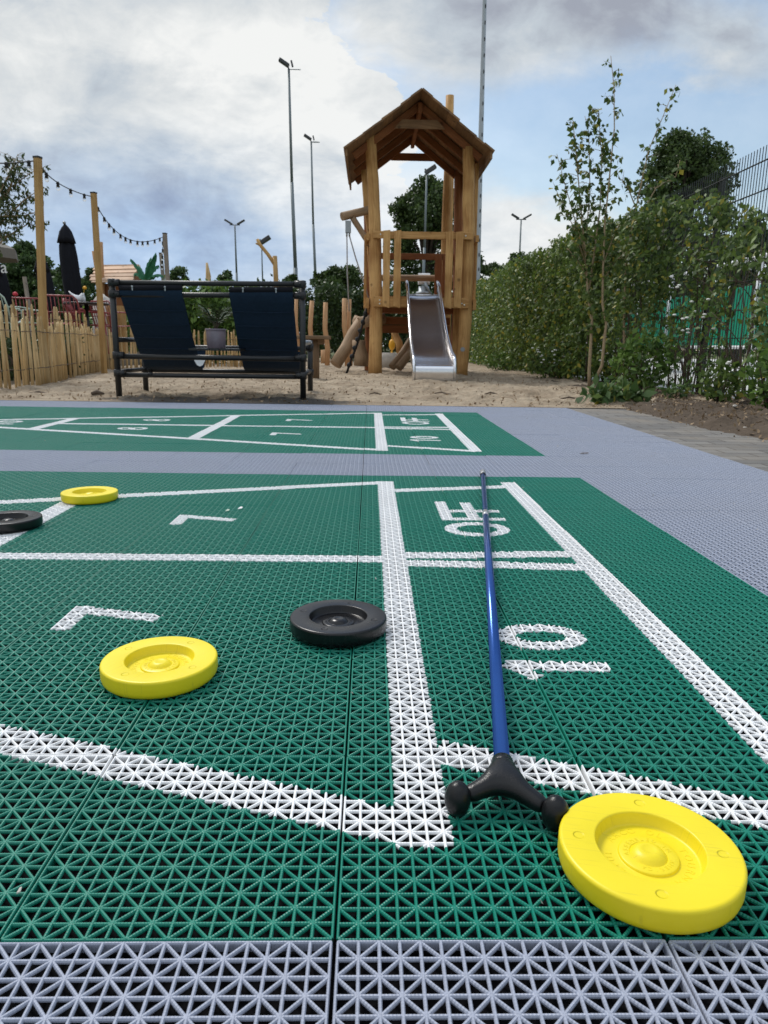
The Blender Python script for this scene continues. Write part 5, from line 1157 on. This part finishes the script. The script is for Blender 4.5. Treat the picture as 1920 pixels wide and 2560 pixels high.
o = foliage('soil_litter', np.array(P), .030, leafmat('dry_leaf', (.12, .075, .04), (.36, .26, .16), 0, .05, .8), None, droop=.0, wide=.5); tag(o, 'dry leaf bits and bark chips strewn over soil and sand', 'leaf litter', kind='stuff')
# ------------------------------------------------------------------ sky and light
SUN_EL, SUN_AZ = 52., -35.        # azimuth from +Y towards +X
w = bpy.data.worlds.new('World'); sc.world = w; w.use_nodes = True; n = w.node_tree.nodes; l = w.node_tree.links
bg = n['Background']; out = n['World Output']
sky = n.new('ShaderNodeTexSky'); sky.sky_type = 'NISHITA'; sky.sun_disc = False; sky.sun_elevation = R(SUN_EL); sky.sun_rotation = R(SUN_AZ); sky.dust_density = .4; sky.air_density = 1.3; sky.ozone_density = 2.
l.new(sky.outputs['Color'], bg.inputs['Color']); bg.inputs['Strength'].default_value = .13
tc = n.new('ShaderNodeTexCoord'); sx = n.new('ShaderNodeSeparateXYZ'); l.new(tc.outputs['Generated'], sx.inputs[0])
def mth(op, a, b=None, c=None):
    m = n.new('ShaderNodeMath'); m.operation = op
    for i, v in enumerate((a, b, c)):
        if v is None: continue
        if isinstance(v, (int, float)): m.inputs[i].default_value = v
        else: l.new(v, m.inputs[i])
    return m.outputs[0]
yy = mth('MAXIMUM', sx.outputs['Y'], .2); U = mth('DIVIDE', sx.outputs['X'], yy); Vv = mth('DIVIDE', sx.outputs['Z'], yy)
def nz(scale, detail=8, rough=.6, dist=0., off=(0, 0, 0), stretch=(1, 1, 1)):
    mp = n.new('ShaderNodeMapping'); mp.inputs['Location'].default_value = off; mp.inputs['Scale'].default_value = stretch; l.new(tc.outputs['Generated'], mp.inputs['Vector'])
    t = n.new('ShaderNodeTexNoise'); t.inputs['Scale'].default_value = scale; t.inputs['Detail'].default_value = detail; t.inputs['Roughness'].default_value = rough; t.inputs['Distortion'].default_value = dist
    l.new(mp.outputs['Vector'], t.inputs['Vector']); return t.outputs['Fac']
den = mth('ADD', mth('MAXIMUM', sx.outputs['Z'], 0.), .20)
cbn = n.new('ShaderNodeCombineXYZ'); l.new(mth('DIVIDE', sx.outputs['X'], den), cbn.inputs[0]); l.new(mth('DIVIDE', sx.outputs['Y'], den), cbn.inputs[1])
def nzp(scale, detail=10, rough=.6, dist=0., off=(0, 0, 0)):
    mp = n.new('ShaderNodeMapping'); mp.inputs['Location'].default_value = off; l.new(cbn.outputs[0], mp.inputs['Vector'])
    t = n.new('ShaderNodeTexNoise'); t.inputs['Scale'].default_value = scale; t.inputs['Detail'].default_value = detail; t.inputs['Roughness'].default_value = rough; t.inputs['Distortion'].default_value = dist
    l.new(mp.outputs['Vector'], t.inputs['Vector']); return t.outputs['Fac']
n1 = nzp(1.9, 10, .60, .25, (3.3, 1, 0)); n2 = nzp(5.2, 10, .66, .3, (7, 2.4, 1)); n3 = nzp(.8, 6, .5, 0, (1, 5, 2))
wob = mth('ADD', mth('MULTIPLY', mth('SUBTRACT', n1, .5), .20), mth('MULTIPLY', mth('SUBTRACT', n2, .5), .10))
Uw = mth('ADD', U, wob); Vw = mth('ADD', Vv, mth('ADD', mth('MULTIPLY', mth('SUBTRACT', n3, .5), .12), mth('MULTIPLY', wob, .5)))
def uv_of(px, py): d = ray(px, py); return d[0]/d[1], d[2]/d[1]
def g(px, py, a, b_):
    u_, v_ = uv_of(px, py); a /= FPX; b_ /= FPX
    q = mth('ADD', mth('POWER', mth('ABSOLUTE', mth('DIVIDE', mth('SUBTRACT', Uw, u_), a)), 2.), mth('POWER', mth('ABSOLUTE', mth('DIVIDE', mth('SUBTRACT', Vw, v_), b_)), 2.))
    return mth('EXPONENT', mth('MULTIPLY', q, -1.))
def smooth(x, a, b_):
    m = n.new('ShaderNodeMapRange'); m.interpolation_type = 'SMOOTHSTEP'; m.inputs['From Min'].default_value = a; m.inputs['From Max'].default_value = b_; l.new(x, m.inputs['Value']); return m.outputs['Result']
def wsum(terms, base):
    acc = None
    for wt, t in terms: acc = mth('MULTIPLY_ADD', t, wt, base if acc is None else acc)
    return acc
# where cloud stands (density) and how bright it is
dens = wsum([(1.0, mth('SUBTRACT', 1., smooth(mth('MULTIPLY_ADD', mth('MAXIMUM', mth('SUBTRACT', Vw, uv_of(900, 300)[1]), 0.), 1.0, Uw), uv_of(955, 250)[0], uv_of(1000, 250)[0]))), (.95, g(1250, 20, 520, 190)), (.8, g(1330, 590, 260, 120)), (.45, g(1850, 170, 220, 90)), (.5, g(980, 560, 230, 260)), (-.12, g(560, 690, 420, 130)), (.5, mth('SUBTRACT', n1, .5))], .05)
behind = smooth(sx.outputs['Y'], .25, -.1)
cover = mth('MAXIMUM', mth('MAXIMUM', smooth(dens, .12, .78), .28), mth('MULTIPLY', behind, .72))
cb2 = n.new('ShaderNodeCombineXYZ'); l.new(U, cb2.inputs[0]); l.new(mth('MULTIPLY', Vv, 1.5), cb2.inputs[1])
def nzu(scale, detail, rough, dist, off):
    mp = n.new('ShaderNodeMapping'); mp.inputs['Location'].default_value = off; l.new(cb2.outputs[0], mp.inputs['Vector'])
    t = n.new('ShaderNodeTexNoise'); t.inputs['Scale'].default_value = scale; t.inputs['Detail'].default_value = detail; t.inputs['Roughness'].default_value = rough; t.inputs['Distortion'].default_value = dist
    l.new(mp.outputs['Vector'], t.inputs['Vector']); return t.outputs['Fac']
m1 = nzu(6.5, 12, .58, .35, (2.2, 1.1, 0)); m2 = nzu(17., 10, .6, .5, (5.2, 3.1, 0))
low = g(330, 640, 560, 170)
bright = wsum([(.26, g(830, 120, 260, 170)), (.34, g(930, 400, 260, 260)), (.12, g(60, 110, 300, 160)), (.26, g(1330, 560, 260, 130)), (.16, g(450, 330, 300, 80)), (-.36, g(1300, 30, 480, 150)), (-.16, g(600, 470, 380, 90)), (-.07, low), (-.20, g(300, 215, 240, 50)), (.22, g(560, 130, 200, 60)), (.20, g(1500, 200, 260, 40)), (.50, mth('SUBTRACT', n1, .5)), (.25, mth('SUBTRACT', n2, .5)), (.35, mth('SUBTRACT', n3, .5)), (1.05, mth('SUBTRACT', m1, .5)), (.5, mth('SUBTRACT', m2, .5))], .62)
rp = n.new('ShaderNodeValToRGB'); e = rp.color_ramp.elements
e[0].position = .2; e[0].color = (.36, .39, .46, 1); e[1].position = 1.; e[1].color = (.90, .91, .90, 1); q = e.new(.5); q.color = (.54, .60, .66, 1); q = e.new(.75); q.color = (.72, .75, .765, 1)
l.new(bright, rp.inputs['Fac'])
bc_ = n.new('ShaderNodeBackground'); tm = n.new('ShaderNodeMix'); tm.data_type = 'RGBA'; tm.blend_type = 'MULTIPLY'; tm.inputs['B'].default_value = (.80, .97, 1.22, 1); l.new(low, tm.inputs['Factor']); l.new(rp.outputs['Color'], tm.inputs['A'])
l.new(tm.outputs['Result'], bc_.inputs['Color']); l.new(mth('MULTIPLY_ADD', smooth(sx.outputs['Z'], .42, .85), .9, 1.0), bc_.inputs['Strength'])
mxs = n.new('ShaderNodeMixShader'); l.new(cover, mxs.inputs['Fac']); l.new(bg.outputs[0], mxs.inputs[1]); l.new(bc_.outputs[0], mxs.inputs[2]); l.new(mxs.outputs[0], out.inputs['Surface'])
sd = bpy.data.lights.new('Sun', 'SUN'); sd.energy = 2.5; sd.angle = R(16); sd.color = (1., .96, .90); so = bpy.data.objects.new('Sun', sd); COL.objects.link(so)
el, az = R(SUN_EL), R(SUN_AZ); dvec = Vector((math.sin(az)*math.cos(el), math.cos(az)*math.cos(el), math.sin(el)))
so.rotation_euler = dvec.to_track_quat('Z', 'Y').to_euler(); so.location = dvec*50
# ------------------------------------------------------------------ camera
cd = bpy.data.cameras.new('Camera'); co = bpy.data.objects.new('Camera', cd); COL.objects.link(co); sc.camera = co
cd.sensor_fit = 'VERTICAL'; cd.sensor_height = 24.; cd.lens = FPX/2560*24.; cd.clip_start = .02; cd.clip_end = 3000
mat = Matrix([[AX[0], AY[0], -F[0], CAM[0]], [AX[1], AY[1], -F[1], CAM[1]], [AX[2], AY[2], -F[2], CAM[2]], [0, 0, 0, 1]]); co.matrix_world = mat
cd.dof.use_dof = True; cd.dof.focus_distance = 1.0; cd.dof.aperture_fstop = cd.lens/1.25
vs_ = sc.view_settings; vs_.view_transform = 'Standard'; vs_.look = 'None'; vs_.exposure = 0.; vs_.gamma = 1.
sc.render.film_transparent = False
